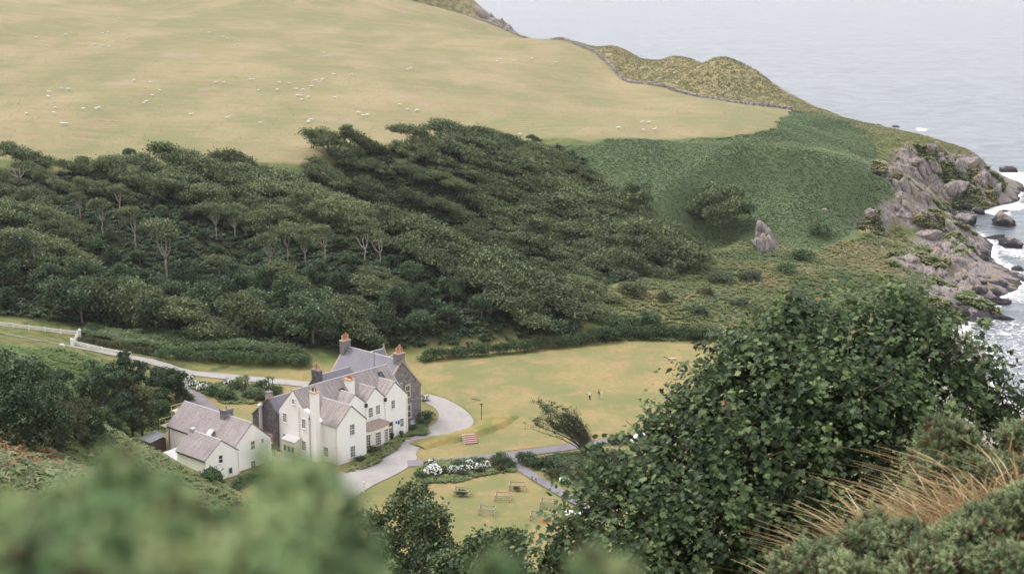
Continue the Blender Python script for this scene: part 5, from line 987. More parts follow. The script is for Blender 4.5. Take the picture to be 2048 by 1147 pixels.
# ------------------------------------------------------------------ scrub and shrubs around the valley
SHR = [shrub(s, G_HEDGE) for s in (401, 402, 403)]; SHP = [shrub(s, G_PALE) for s in (411, 412)]; SHO = [shrub(s, G_OLIVE) for s in (421, 422)]; SHD = [shrub(s, G_WOOD2) for s in (431, 432)]
scrub = [(1270, 590, SHO, 2.0, 'pale willowy bush in the middle of the rough ground'), (1330, 600, SHO, 1.4, 'twiggy bush right of the willowy one'), (1410, 590, SHO, 1.3, 'bush in the rough ground below the crag, left one'), (1440, 565, SHP, 2.0, 'grey green bush below the bracken slope'), (1500, 560, SHP, 1.7, 'grey green bush right of its twin below the crag'), (1350, 545, SHP, 1.9, 'large pale bush at the right foot of the wood'), (1250, 560, SHP, 1.8, 'pale bush at the wood corner'),
    (1290, 650, SHR, 2.2, 'dark bush rising out of the right lawn hedge'), (1240, 655, SHR, 1.8, 'dark bush left of the hedge bush'), (1130, 665, SHD, 2.2, 'bushy dark shrub at the wood foot above the lawn hedge'), (1080, 655, SHD, 2.0, 'dark shrub at the wood foot, left of the bushy one'), (1600, 520, SHR, 2.0, 'dark green bush on the slope right of the crag'), (1570, 545, SHR, 1.6, 'low dark bush under the crag'), (1640, 470, SHR, 2.0, 'dark bush high on the green slope'),
    (1480, 612, SHP, 1.4, 'pale bush behind the big maple at its left'), (1395, 625, SHD, 1.3, 'low dark scrub left of the sandy hollow'), (850, 722, SHR, 1.0, 'small bush at the left end of the lawn hedge')]
for i, (px, py, pr, sc, lab) in enumerate(scrub): b = hit(px, py); plant('scrub_bush', pr, i, (b[0], b[1], b[2] - 0.1), i * 1.3, (sc, sc, sc * 0.8), lab, 'bush')
bun = structure('sand_hollow', sheet('sand_hollow', smooth_loop(gp((1408, 662), (1430, 655), (1460, 657), (1464, 664), (1440, 669), (1415, 668)), 2), simple('pale_sand', (0.52, 0.48, 0.44), 0.95, 0.08, 2), 0.12, 1.0))
bmnd = hit(1450, 640)
# ------------------------------------------------------------------ garden beds
FLOWER_W = simple('white_petal', (0.78, 0.78, 0.76), 0.8, 0.05, 8)
def flower_shrub(seed, w=1.0, h=1.1, heads=70):
    cm, tm = shrub(seed, G_HEDGE, w, h, 70, 0.2, 6, 0.14); rngf = np.random.RandomState(seed); V, Fc = ico(1); d = rngf.normal(size=(heads, 3)); d[:, 2] = np.abs(d[:, 2]); d /= np.linalg.norm(d, axis=1)[:, None]
    O_ = d * np.array([w * 0.95, w * 0.95, h * 0.62]) + np.array([0, 0, h * 0.36]); Vv, Ff, T = scatter(V * np.array([1, 1, 0.7]), Fc, O_, rand_rots(heads, 0.3, None, rngf) * (0.13 * (0.7 + 0.6 * rngf.rand(heads)))[:, None, None]); return cm, tm, np_mesh('flower_heads', Vv, Ff, FLOWER_W, True)
FS = [flower_shrub(501, 1.3, 1.6, 150), flower_shrub(502, 1.0, 1.0, 60), flower_shrub(503, 0.9, 0.9, 45)]
def flowers(px, py, k, sc, lab):
    b = at_z(px, py, 0.06); cm, tm, fm = FS[k]; o = thing('hydrangea', lab, 'shrub', b, px * 0.1); o.scale = (sc,) * 3; add('stem', tm, o); add('foliage', cm, o); add('flower_heads', fm, o)
for a in ((866, 950, 0, 1.1, 'largest round white hydrangea in the bed by the drive'), (905, 945, 1, 1.1, 'white hydrangea right of the largest one in the bed'), (928, 942, 1, 1.0, 'low white hydrangea in the middle of the bed'), (950, 940, 1, 1.2, 'white hydrangea near the right end of the bed'), (972, 934, 2, 1.1, 'small white flowering bush at the right end of the bed'), (940, 930, 2, 1.0, 'small white flowering bush at the back of the bed'), (862, 932, 2, 1.1, 'small white flowering bush behind the largest hydrangea'),
          (388, 772, 1, 1.1, 'white flowering bush beside the side road'), (404, 780, 1, 1.2, 'large white flowering bush in the palm garden'), (380, 760, 2, 1.0, 'small white flowering bush at the corner of the drives'), (455, 768, 2, 1.0, 'white flowering bush at the back of the palm garden'), (535, 776, 2, 1.0, 'white flowering bush right of the slender palms'), (1130, 965, 2, 1.1, 'white flowers in the border right of the footpath'), (850, 800, 2, 0.9, 'white flowering bush at the stone house corner')): flowers(*a)
bed_items = [(842, 955, SHR, 0.7), (885, 946, SHR, 0.8), (917, 936, SHD, 0.8), (962, 930, SHR, 0.7), (985, 932, SHO, 0.7), (1010, 928, SHD, 0.8), (925, 950, SHO, 0.6), (960, 945, SHO, 0.6), (1000, 940, SHO, 0.6), (1022, 935, SHR, 0.6)]
for i, (px, py, pr, sc) in enumerate(bed_items): b = at_z(px, py, 0.05); plant('border_bush', pr, i, b, i * 1.1, (sc, sc, sc * 0.9), 'green bush in the long hydrangea bed, %s from the drive' % nth(i), 'bush', 'bushes in the hydrangea bed')
gb = [(1052, 925, SHD, 1.1, 'dark round bush at the footpath corner'), (1068, 932, SHR, 1.0, 'bush right of the footpath corner bush'), (1100, 935, SHR, 1.1, 'green bush in the border under the leaning tree'), (1130, 945, SHP, 1.1, 'pale bush in the border under the leaning tree'), (1110, 955, SHO, 0.9, 'yellowish bush beside the footpath'), (1150, 960, SHO, 1.0, 'yellowish bush near the big maple'), (1240, 884, SHD, 0.9, 'dark bush beside the white car on the lower path'), (1228, 886, SHD, 0.7, 'small dark bush left of the white car'), (1180, 940, SHR, 1.2, 'green bush behind the big maple at its lower left'),
      (998, 922, SHD, 0.9, 'dark upright bush at the end of the hydrangea bed'), (854, 838, SHD, 0.9, 'dark bush at the corner of the stone house'), (842, 848, SHR, 0.6, 'low green bush by the blue chairs'), (760, 880, SHR, 0.7, 'plants under the bow window, left'), (775, 875, SHO, 0.6, 'plants under the bow window, middle'), (790, 868, SHR, 0.5, 'plants under the bow window, right by the door'), (745, 905, SHO, 0.7, 'plants at the front gable corner'), (720, 922, SHR, 0.6, 'low plants along the front gable wall'), (826, 860, SHO, 0.6, 'yellow green plants right of the front door'),
      (430, 790, SHR, 1.1, 'green bush in the palm garden, left'), (455, 798, SHR, 1.2, 'broad green bush under the cordyline palm'), (500, 795, SHD, 1.0, 'dark bush in the palm garden, right'), (520, 800, SHO, 0.9, 'yellow green bush by the palm garden path'), (548, 790, SHR, 1.1, 'green bush beside the dark gable'), (555, 806, SHD, 0.9, 'dark bush against the dark stone gable'), (470, 778, SHR, 0.9, 'bush behind the cordyline palm'), (525, 775, SHR, 0.9, 'bush behind the slender palms'), (395, 936, SHP, 0.9, 'grey shrub growing against the cottage wing'), (378, 800, SHO, 0.7, 'low bush at the lawn corner by the side road')]
for i, (px, py, pr, sc, lab) in enumerate(gb): b = at_z(px, py, 0.05); plant('garden_bush', pr, i, b, i * 1.7, (sc, sc, sc * 0.9), lab, 'bush')
G_BED = leaf_mat('bed_plants', [(0, (0.05, 0.085, 0.035)), (0.45, (0.125, 0.18, 0.07)), (0.75, (0.23, 0.26, 0.10)), (0.93, (0.36, 0.34, 0.13)), (1, (0.45, 0.30, 0.24))], obvar=(1, 1)); bt_ = tuft_template(7, 0.5, 0.10, 41, 0.5)
for k, (pl, n, lab) in enumerate(((((832, 948), (870, 928), (940, 922), (1018, 918), (1030, 932), (1020, 940), (930, 954), (850, 966)), 1500, 'low mixed plants filling the long hydrangea bed'), (((1045, 922), (1110, 915), (1200, 905), (1260, 900), (1230, 980), (1170, 1005), (1110, 965), (1060, 938)), 2600, 'mixed border plants between the footpath and the big maple'), (((385, 764), (470, 764), (560, 774), (562, 806), (520, 808), (440, 806), (400, 790)), 1300, 'mixed flowers and weeds of the palm garden'),
    (((690, 944), (732, 920), (760, 898), (800, 876), (812, 870), (806, 880), (770, 905), (735, 928)), 500, 'plants along the front wall of the white house'), (((818, 866), (846, 838), (868, 835), (868, 846), (842, 864), (826, 872)), 400, 'plants in the bed at the stone house corner'))):
    x, y = region_points(z0(*pl), n, 60 + k, 0.4 if k < 3 else -0.6); mass('bed_plants', lab, 'plants', x, y, bt_, 1.0, G_BED, 70 + k)
# cordyline palms
SPIKE = leaf_mat('palm_leaf', [(0, (0.04, 0.075, 0.03)), (0.6, (0.09, 0.14, 0.055)), (1, (0.2, 0.21, 0.1))], obvar=(0.9, 1.1)); PALM_T = tuft_template(40, 1.0, 0.035, 77, 1.2)
def palm(px, py, heads, h, lab, spread):
    b = at_z(px, py, 0.05); o = thing('cordyline_palm', lab, 'palm', b); mb = MB(); rr = random.Random(px); Vs, Fs, Ts, k = [], [], [], 0
    for i in range(heads):
        a = i * 6.283 / max(heads, 1); e = Vector((spread * math.cos(a), spread * math.sin(a), h * rr.uniform(0.85, 1.05))); limb(mb, (0.15 * math.cos(a), 0.15 * math.sin(a), -0.2), e, 0.14, 0.07, rr, 0.05, 4)
        V, Fc, T = scatter(PALM_T[0], PALM_T[1], np.array([[e.x, e.y, e.z - 0.1]]), rand_rots(1, 0.97)[:1] * 1.0, np.array([rr.uniform(.3, .8)])); Vs.append(V); Fs.append(Fc + k); Ts.append(T); k += len(V)
    mb.build('trunk', BARK, o, True); add('leaves', np_mesh('palm_leaves', np.concatenate(Vs), np.concatenate(Fs), SPIKE, False, dict(tint=np.concatenate(Ts))), o)
palm(486, 784, 7, 2.4, 'bushy many headed cordyline palm in the garden behind the cottage', 0.9); palm(537, 783, 1, 2.3, 'slender cordyline palm, left one of the pair', 0.0); palm(546, 784, 1, 2.7, 'slender cordyline palm, right one of the pair', 0.0)
# ------------------------------------------------------------------ wind-bent tree by the lower path
bt = at_z(1172, 908, 0.05); o = thing('leaning_tree', 'wind-bent tree leaning left over the lawn beside the lower path', 'tree', bt); mb = MB(); rr = random.Random(4); L1, L2 = [], []
for i in range(44):
    f = rr.random(); up = rr.uniform(0.45, 1.05); e = Vector((0.9 - 10.2 * f ** 1.1, rr.uniform(-1.9, 1.9), (1.6 + 5.6 * math.sin(0.35 + f * 1.75)) * up + 0.9)); s = Vector((rr.uniform(-.35, .35), rr.uniform(-.3, .3), rr.uniform(-0.2, .4)))
    mid = s.lerp(e, 0.4) + Vector((0.9, 0, 0.5)); P = smooth_line(np.array([s, mid, e]), 2); mb.tube([Vector(p) for p in P], [0.11 * (1 - k / len(P)) + 0.015 for k in range(len(P))], 5)
    for k in range(len(P) // 2, len(P)):
        for _ in range(3): q = Vector(P[k]) + Vector((rr.uniform(-1.0, .2), rr.uniform(-.5, .5), rr.uniform(.1, .9))); mb.tube([Vector(P[k]), q], [0.022, 0.008], 4); (L1 if f > 0.30 else L2).append((tuple(q), (0.45, 0.42, 0.36)))
for j in range(60): a = Vector((rr.uniform(-1.0, 1.4), rr.uniform(-1, 1), rr.uniform(.8, 2.0))); mb.tube([Vector((rr.uniform(-.3, .3), 0, .2)), a * 0.8, a + Vector((rr.uniform(-.5, .4), 0, rr.uniform(.5, 1.8)))], [0.03, 0.02, 0.008], 4)
mb.build('trunk', BARK, o, True); add('crown', crown_mesh('leaning_crown', L1, 620, 9, 0.22, G_WOOD2, 66, (1.2, 1, .8), (-.7, 0, .4), 0.16), o); add('crown', crown_mesh('leaning_twigs', L2, 240, 7, 0.15, G_OLIVE, 67, (1, 1, 1), (-.5, 0, .8), 0.16), o)
# second dark foot bush by its root
b = at_z(1190, 905, 0.05); plant('garden_bush', SHD, 1, b, 0.3, (0.8, 0.8, 0.8), 'dark bush at the root of the leaning tree', 'bush')
# ------------------------------------------------------------------ lawn furniture and small things
def wooden_pen(px, py, lab, fill=False):
    b = at_z(px, py, 0.06); o = thing('wooden_pen', lab, 'pen', b, R(-9), 'wooden pens on the garden lawn')
    for x in (-1.05, 1.05):
        for y in (-0.75, 0.75): m = MB(); m.box(x - 0.05, x + 0.05, y - 0.05, y + 0.05, -0.05, 1.12 if (x < 0 and y > 0) else 0.95); m.build('post', GREYW, o)
    for z in (0.25, 0.82):
        for y in (-0.82, 0.82): m = MB(); m.box(-1.2, 1.2, y - 0.025, y + 0.025, z, z + 0.13); m.build('rail', PLANK, o)
        for x in (-1.13, 1.13): m = MB(); m.box(x - 0.025, x + 0.025, -0.79, 0.79, z + 0.01, z + 0.12); m.build('rail', PLANK, o)
    return o
PLANK = simple('pale_plank', (0.40, 0.35, 0.28), 0.9, 0.15, 5)
pens = [(1034, 978, 'wooden pen nearest the footpath bend'), (1006, 999, 'wooden pen in the middle of the garden lawn'), (974, 1026, 'wooden pen at the lower left of the garden lawn'), (1097, 1012, 'wooden pen nearest the big maple'), (1077, 1038, 'wooden pen at the lower right with an orange cover'), (924, 989, 'wooden pen half hidden beside the dark shrub')]
for p in pens: wooden_pen(*p)
for k, (px, py, sc) in enumerate(((1034, 980, 0.4), (924, 990, 0.55))): b = at_z(px, py, 0.06); plant('pen_shrub', SHR, k, b, k, (sc, sc, sc), ('low plant inside the pen nearest the footpath bend', 'leafy plant filling the half hidden pen')[k], 'plant')
b = at_z(1092, 1042, 0.06); o = thing('orange_cover', 'orange tarpaulin draped beside the lower right pen', 'cover', b, 0.3); m = MB(); m.raw([(-.7, -.5, 0), (.7, -.5, 0), (.8, .5, 0), (-.6, .5, 0), (-.45, -.3, .5), (.5, -.2, .62), (.45, .3, .55), (-.4, .3, .48)], [(0, 1, 5, 4), (1, 2, 6, 5), (2, 3, 7, 6), (3, 0, 4, 7), (4, 5, 6, 7)]); m.build('sheet', simple('orange_sheet', (0.45, 0.19, 0.06), 0.8, 0.15, 4), o)
# steps in the bank
b = at_z(940, 884, 0.0); st = thing('garden_steps', 'short flight of stone steps with red brick risers in the grass bank', 'steps', (b[0], b[1], 0.12), R(16)); TREAD = simple('step_tread', (0.42, 0.36, 0.32), 0.9, 0.12, 5); RISER = simple('brick_riser', (0.34, 0.13, 0.11), 0.9, 0.15, 5)
for i in range(5): m = MB(); m.box(-1.1, 1.1, -1.0 + i * 0.45, -0.56 + i * 0.45, -0.1, 0.16 + i * 0.2); m.build('tread', TREAD, st); m = MB(); m.box(-1.09, 1.09, -1.03 + i * 0.45, -1.002 + i * 0.45, -0.1, 0.13 + i * 0.2); m.build('riser', RISER, st)
b = at_z(963, 838, 0.05); lp = thing('pole', 'dark wooden pole with crossbar standing on the lawn edge by the drive', 'pole', b); m = MB(); m.tube([(0, 0, -0.3), (0, 0, 2.9)], 0.07, 6); m.build('shaft', DARK, lp); m = MB(); m.box(-0.3, 0.3, -0.05, 0.05, 2.7, 2.82); m.box(-0.2, 0.2, -0.05, 0.05, 2.45, 2.53); m.build('crossbar', DARK, lp)
b = at_z(943, 797, 0.05); o = thing('hose', 'thin dark hose lying on the lawn above the pole', 'hose', b); m = MB(); m.tube([(0, 0, 0.06), (0.5, -0.15, 0.06), (1.0, -0.7, 0.06), (1.6, -1.0, 0.06)], 0.05, 5); m.build('tube', DARK, o)
b = at_z(1344, 720, 0.05); o = thing('lawn_bench', 'low grey bench far out on the lawn', 'bench', b); 
for x in (-0.6, 0.6): m = MB(); m.box(x - 0.05, x + 0.05, -0.2, 0.2, 0, 0.4); m.build('leg', DARK, o)
for y in (-0.16, 0.0, 0.16): m = MB(); m.box(-0.85, 0.85, y - 0.07, y + 0.07, 0.4, 0.45); m.build('slat', STEEL, o)
# white car behind the maple
b = at_z(1284, 884, 0.11); car = thing('parked_car', 'white parked car partly hidden by the big maple on the lower path', 'car', b, R(15)); CARP = simple('white_car_paint', (0.78, 0.78, 0.78), 0.25, 0.02, 3, 0.5)
m = MB(); prof = [(-2.0, 0.35), (-2.05, 0.75), (-1.8, 0.95), (-1.3, 1.0), (-0.75, 1.42), (0.7, 1.45), (1.35, 1.02), (1.95, 0.85), (2.05, 0.5), (1.95, 0.3), (-1.9, 0.3)]; m.prism([(x, -0.82, z) for x, z in prof], (0, 1.64, 0)); cb = m.build('body', CARP, car); bv = cb.modifiers.new('bevel', 'BEVEL'); bv.width = 0.09; bv.segments = 2
for s in (-1, 1): m = MB(); m.prism([(x, s * 0.825, z) for x, z in ((-1.15, 1.02), (-0.7, 1.36), (0.62, 1.38), (1.15, 1.03))], (0, s * 0.012, 0)); m.build('side_window', GLASS, car)
m = MB(); m.prism([(1.30, -0.7, 1.06), (1.30, 0.7, 1.06), (0.76, 0.62, 1.42), (0.76, -0.62, 1.42)], (0.03, 0, 0.02)); m.build('windscreen', GLASS, car)
for x in (-1.25, 1.3):
    for s in (-1, 1): m = MB(); m.tube([(x, s * 0.68, 0.32), (x, s * 0.86, 0.32)], 0.32, 14); wl_ = m.build('wheel', DARK, car); m = MB(); m.tube([(x, s * 0.85, 0.32), (x, s * 0.875, 0.32)], 0.19, 12); m.build('rim', STEEL, wl_)
# white parasol over the near tables
b = at_z(1150, 1052, 0.06); o = thing('garden_parasol', 'big white parasol half hidden behind the maple leaves', 'parasol', b); m = MB(); m.tube([(0, 0, 0), (0, 0, 2.5)], 0.04, 6); m.build('pole', GREYW, o); m = MB(); n = 8; rim = [(1.7 * math.cos(k * .785), 1.7 * math.sin(k * .785), 2.0 + 0.05 * (k % 2)) for k in range(n)]; m.raw(rim + [(0, 0, 2.6)], [(k, (k + 1) % n, n) for k in range(n)]); m.build('canopy', FLOWER_W, o)
# blue chairs by the stone house
for k, (px, py) in enumerate(((826, 852), (833, 848))):
    b = at_z(px, py, 0.05); o = thing('garden_chair', 'pale blue garden chair, %s one by the stone house wall' % ('left', 'right')[k], 'chair', b, 0.6 + k, 'garden chairs by the house'); PB = simple('pale_blue_paint', (0.38, 0.50, 0.62), 0.6, 0.06, 5)
    m = MB(); m.box(-.3, .3, -.3, .3, .4, .46); m.build('seat', PB, o); m = MB(); m.box(-.3, .3, .26, .32, .46, 1.0); m.build('backrest', PB, o)
    for x in (-.27, .27):
        for y in (-.27, .27): m = MB(); m.box(x - .03, x + .03, y - .03, y + .03, 0, .4); m.build('leg', PB, o)
b = at_z(807, 884, 0.1); 
for k, (px, py, lab) in enumerate(((784, 876, 'dark clipped pot plant left of the front door'), (803, 872, 'dark clipped pot plant right of the front door'))): b = at_z(px, py, 0.05); o = thing('potted_shrub', lab, 'plant', b); m = MB(); m.lathe([(.2, 0), (.28, .4), (.3, .45)], (0, 0, 0), 10); m.build('pot', DARK, o); q = add('foliage', SHD[0][0], o, (0, 0, .3)); q.scale = (.25, .25, .4)
for k, (px, py) in enumerate(((1064, 959), (1072, 963))): b = at_z(px, py, 0.06); o = thing('path_light', 'small dark path light beside the footpath, %s one' % ('upper', 'lower')[k], 'light', b, 0, 'path lights by the footpath'); m = MB(); m.lathe([(.06, 0), (.06, .4), (.12, .42), (.1, .55), (.02, .6)], (0, 0, 0), 8); m.build('bollard', DARK, o)
b = at_z(818, 868, 0.09); tag(add('drain_cover', MB().box(-.4, .4, -.3, .3, 0.0, .03).mesh('drain_cover', STEEL), None, (b[0] - 0.2, b[1] - 3.2, 0.1)), 'pale square drain cover set in the drive', 'drain cover')
b = at_z(728, 985, 0.1); o = thing('white_post', 'short white post at the bend of the drive', 'post', b); m = MB(); m.tube([(0, 0, 0), (0, 0, 1.6)], 0.1, 8); m.build('shaft', WP, o); m = MB(); m.lathe([(.16, 1.6), (.16, 1.75), (.05, 1.85)], (0, 0, 0), 8); m.build('cap', WP, o)
# ------------------------------------------------------------------ two people on the lawn
def person(px, py, lab, coat, legs, skin, hair, rz, lean=0.0, arm=0.0):
    b = at_z(px, py, 0.05); o = thing('person', lab, 'person', b, rz)
    J = dict(pel=(0, 0, .93), ch=(lean * .5, 0, 1.28), nk=(lean * .85, 0, 1.47), hd=(lean, 0, 1.60), tp=(lean * 1.05, 0, 1.72), ls=(lean * .7, .19, 1.40), le=(lean * .7 + .03, .24, 1.13), lh=(lean + .10 + arm, .20, .92 + arm), rs=(lean * .7, -.19, 1.40), re=(lean * .7 + .05, -.25, 1.13), rh=(lean + .14 + arm, -.20, .94 + arm), lk=(.02, .11, .50), lf=(-.02, .12, .08), lt=(.14, .13, .04), rk=(.10, -.10, .50), rf=(.12, -.11, .08), rt=(.27, -.12, .04))
    E = [('pel', 'ch'), ('ch', 'nk'), ('nk', 'hd'), ('hd', 'tp'), ('ch', 'ls'), ('ls', 'le'), ('le', 'lh'), ('ch', 'rs'), ('rs', 're'), ('re', 'rh'), ('pel', 'lk'), ('lk', 'lf'), ('lf', 'lt'), ('pel', 'rk'), ('rk', 'rf'), ('rf', 'rt')]; rad = dict(pel=.155, ch=.17, nk=.07, hd=.105, tp=.085, ls=.085, le=.06, lh=.045, rs=.085, re=.06, rh=.045, lk=.085, lf=.055, lt=.045, rk=.085, rf=.055, rt=.045)
    ks = list(J); me = bpy.data.meshes.new('body'); me.from_pydata([J[k] for k in ks], [(ks.index(a), ks.index(c)) for a, c in E], []); ob = add('body', me, o); ob.modifiers.new('skin', 'SKIN'); ob.modifiers.new('sub', 'SUBSURF').levels = 1; sk = me.skin_vertices[0].data
    for i, k in enumerate(ks): sk[i].radius = (rad[k], rad[k] * (0.8 if k in ('ch', 'pel') else 1)); sk[i].use_root = k == 'pel'
    M = Mat('clothes_' + lab[:12].replace(' ', '_'), 0.9, 0.1); sp_z = M.node('ShaderNodeSeparateXYZ'); M.link(M.pos(obj=True), sp_z.inputs[0]); c = M.mix(M.ramp(sp_z.outputs[2], (0.895, 0.0), (0.90, 1.0)), legs, coat); z2 = M.math('MULTIPLY', sp_z.outputs[2], 0.5); c = M.mix(M.ramp(z2, (0.735, 0.0), (0.74, 1.0)), c, skin); M.col(c); ob.data.materials.append(M.done())
    hm = bpy.data.meshes.new('hair'); bm = bmesh.new(); bmesh.ops.create_icosphere(bm, subdivisions=2, radius=0.118, matrix=Matrix.Translation((lean - .025, 0, 1.675))); bmesh.ops.delete(bm, geom=[v for v in bm.verts if v.co.z < 1.60 or v.co.x > lean + .06], context='VERTS'); bm.to_mesh(hm); bm.free(); hm.materials.append(simple('hair_' + str(px), hair, 0.8, 0.1, 8)); add('hair', hm, o); return o
person(1179, 799, 'person in a white top and black trousers standing on the lawn', (0.75, 0.75, 0.76), (0.02, 0.02, 0.025), (0.45, 0.30, 0.22), (0.30, 0.26, 0.22), 0.4); person(1199, 797, 'person in a dark red top and grey trousers bending forward on the lawn', (0.30, 0.05, 0.06), (0.30, 0.31, 0.36), (0.45, 0.30, 0.22), (0.12, 0.09, 0.07), 2.7, 0.22, 0.12)
b = at_z(1203, 797, 0.05); o = thing('shoulder_bag', 'white bag slung on the back of the person in red', 'bag', (b[0], b[1], 1.02)); m = MB(); m.box(-.12, .12, -.1, .1, 0, .36); q = m.build('bag', FLOWER_W, o); bv = q.modifiers.new('b', 'BEVEL'); bv.width = .05; bv.segments = 2
# ------------------------------------------------------------------ trees on the near left slope and by the side road
def near_tree(seed, mat, h, w, clumps, leaf, trunk_h=0.25, bark=None, n=26, spread=0.2):
    rng = random.Random(seed); lobes = []; forks = [((0, 0, -0.8), (0.1, 0, h * trunk_h), 0.03 * h, 0.02 * h)]
    for i in range(n):
        a = rng.uniform(0, 6.283); r = w * math.sqrt(rng.random()) * 0.9; x, y = r * math.cos(a), r * math.sin(a); z = h * (0.88 - 0.42 * (r / w) ** 2) + rng.uniform(-0.5, 0.05) * h
        lobes.append(((x, y, max(z, h * 0.14)), (w * rng.uniform(0.24, 0.36), w * rng.uniform(0.24, 0.36), h * rng.uniform(0.09, 0.14))))
        if i % 2 == 0: forks.append(((0.1, 0, h * trunk_h * rng.uniform(0.6, 1)), (x * 0.9, y * 0.9, z - 0.2), 0.013 * h, 0.004 * h))
    return crown_mesh('near_crown', lobes, clumps, 12, leaf, mat, seed, (1, 1, 0.9), (-0.2, 0, 0.9), spread), trunk_mesh('near_trunk', forks, bark or BARK, seed)
near_list = [(120, 922, 8.6, 3.4, G_OLIVE, 900, 0.24, 'big olive brown tree in front on the left slope'), (30, 880, 7.5, 3.2, G_WOOD2, 800, 0.24, 'dark tree at the left edge on the near slope'), (205, 905, 6.5, 2.4, G_WOOD2, 600, 0.22, 'dark tree right of the big olive brown one'), (75, 855, 7.0, 3.0, G_OLIVE, 700, 0.26, 'olive tree behind the big one at the left'),
    (268, 878, 11.0, 4.2, G_OLIVE, 900, 0.34, 'olive tree with visible trunks left of the stove pipe'), (335, 803, 8.5, 3.6, G_WOOD2, 800, 0.34, 'round dark tree at the bend of the side road'), (258, 782, 8.0, 3.6, G_WOOD2, 700, 0.34, 'dark tree left of the one at the road bend'), (205, 830, 10.5, 4.2, G_WOOD2, 800, 0.36, 'dark tree in the middle of the left slope trees'), (318, 850, 5.0, 2.4, G_HEDGE, 400, 0.3, 'small green tree beside the cottage scaffold'),
    (165, 880, 6.0, 3.0, G_OLIVE, 600, 0.24, 'low olive thicket between the two dark front trees'), (60, 905, 5.0, 2.6, G_WOOD2, 500, 0.22, 'low dark thicket at the foot of the left edge tree'), (10, 850, 6.5, 3.2, G_OLIVE, 700, 0.26, 'olive tree cut by the left edge of the picture'), (110, 835, 6.5, 4.0, G_WOOD2, 700, 0.34, 'dark thicket in the middle of the left bank'), (230, 860, 7.0, 4.0, G_WOOD2, 700, 0.34, 'dark thicket left of the trunked olive tree'), (300, 815, 6.0, 3.4, G_WOOD2, 600, 0.32, 'dark bushy tree left of the road bend tree')]
for i, (px, py, h, w, mt, cl, lf, lab) in enumerate(near_list):
    b = hit(px, py); cm, tm = near_tree(600 + i, mt, h, w, cl, lf); plant('near_tree', [(cm, tm)], 0, (b[0], b[1], b[2] - 0.2), i, 1.0, lab, 'tree')
# shrubs low in the middle, on the slope below the camera
G_NEAR = leaf_mat('near_shrub_leaf', [(0.0, (0.030, 0.052, 0.026)), (0.45, (0.070, 0.112, 0.050)), (0.8, (0.125, 0.175, 0.078)), (1.0, (0.26, 0.25, 0.08))], 0.5, 0.35, (1, 1))
for k, (px, py, t, wpx, lab) in enumerate(((835, 948, 60, 118, 'dark leafy shrub tree in the middle foreground beside the garden lawn'), (1010, 1068, 46, 100, 'leafy shrub at the bottom between the dark shrub and the maple'), (930, 1100, 52, 90, 'leafy shrub low in the middle behind the blurred gorse'))):
    p = at_t(px, py, t); gz = float(ground(p[0], p[1])); h = p[2] - gz; w = wpx / (FPX / t); rr = random.Random(k); lobes = []; forks = [((0, 0, -0.5), (0, 0, h * 0.6), 0.14, 0.08)]
    for i in range(26):
        a = rr.uniform(0, 6.283); r = w * math.sqrt(rr.random()) * 0.9; z = h - w * 0.18 - w * 0.75 * (r / w) ** 2 - rr.uniform(0, 1.3) * w; lobes.append(((r * math.cos(a), r * math.sin(a), z), (w * 0.30, w * 0.30, w * 0.24)))
        if i % 3 == 0: forks.append(((0, 0, h * 0.55), (r * math.cos(a), r * math.sin(a), z), 0.05, 0.015))
    cm = crown_mesh('shrub_crown', lobes, 1500, 9, 0.155, G_NEAR, 640 + k, (1, 1, 1), (0, 0, 1), 0.12, 0.4, 0.45); plant('leafy_tree', [(cm, trunk_mesh('shrub_trunk', forks, BARK, 640 + k))], 0, (p[0], p[1], gz), 0, 1.0, lab, 'tree')

# ------------------------------------------------------------------ the big maple
def maple_leaf():
    out = [(0, 0), (0.30, -0.06), (0.22, 0.10), (0.52, 0.22), (0.40, 0.36), (0.50, 0.58), (0.24, 0.56), (0.16, 0.72), (0.0, 1.0)]
    V = [(0, 0, 0), (0, 0.5, -0.03)] + [(x, y, 0.10 * x - 0.05 * y * y) for x, y in out[1:-1]] + [(0, 1.0, -0.12)] + [(-x, y, 0.10 * x - 0.05 * y * y) for x, y in out[1:-1]]
    n = len(out) - 2; Fc = []
    for side in (0, 1):
        ids = [0] + [2 + i + side * (n + 1) for i in range(n)] + [2 + n]
        for a, b in zip(ids[:-1], ids[1:]): Fc.append((1, a, b) if side == 0 else (1, b, a))
    V = np.array(V, float); V[:, 1] += 0.12; return np.vstack([V, [(0.008, 0.12, 0), (-0.008, 0.12, 0), (0, -0.35, 0.03)]]), np.array(Fc + [(len(V), len(V) + 1, len(V) + 2)])
ML_V, ML_F = maple_leaf()
def maple_mat():
    M = Mat('maple_leaf', 0.5, 0.22); c = M.ramp(M.attr('tint'), (0.0, (0.013, 0.022, 0.015)), (0.38, (0.030, 0.050, 0.026)), (0.62, (0.070, 0.115, 0.042)), (0.86, (0.17, 0.235, 0.085)), (0.965, (0.24, 0.27, 0.10)), (1.0, (0.34, 0.19, 0.07)))
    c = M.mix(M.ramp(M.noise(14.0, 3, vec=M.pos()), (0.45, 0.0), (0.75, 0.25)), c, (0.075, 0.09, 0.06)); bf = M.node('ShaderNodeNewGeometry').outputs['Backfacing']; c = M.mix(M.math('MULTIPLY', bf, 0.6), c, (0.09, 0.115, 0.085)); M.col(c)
    tr = M.node('ShaderNodeBsdfTranslucent'); M.put(tr.inputs[0], (0.08, 0.13, 0.035, 1)); mx = M.node('ShaderNodeMixShader'); mx.inputs[0].default_value = 0.2; M.link(M.b.outputs[0], mx.inputs[1]); M.link(tr.outputs[0], mx.inputs[2]); M.link(mx.outputs[0], M.out.inputs[0]); return M.done()
MAPLE = maple_mat()
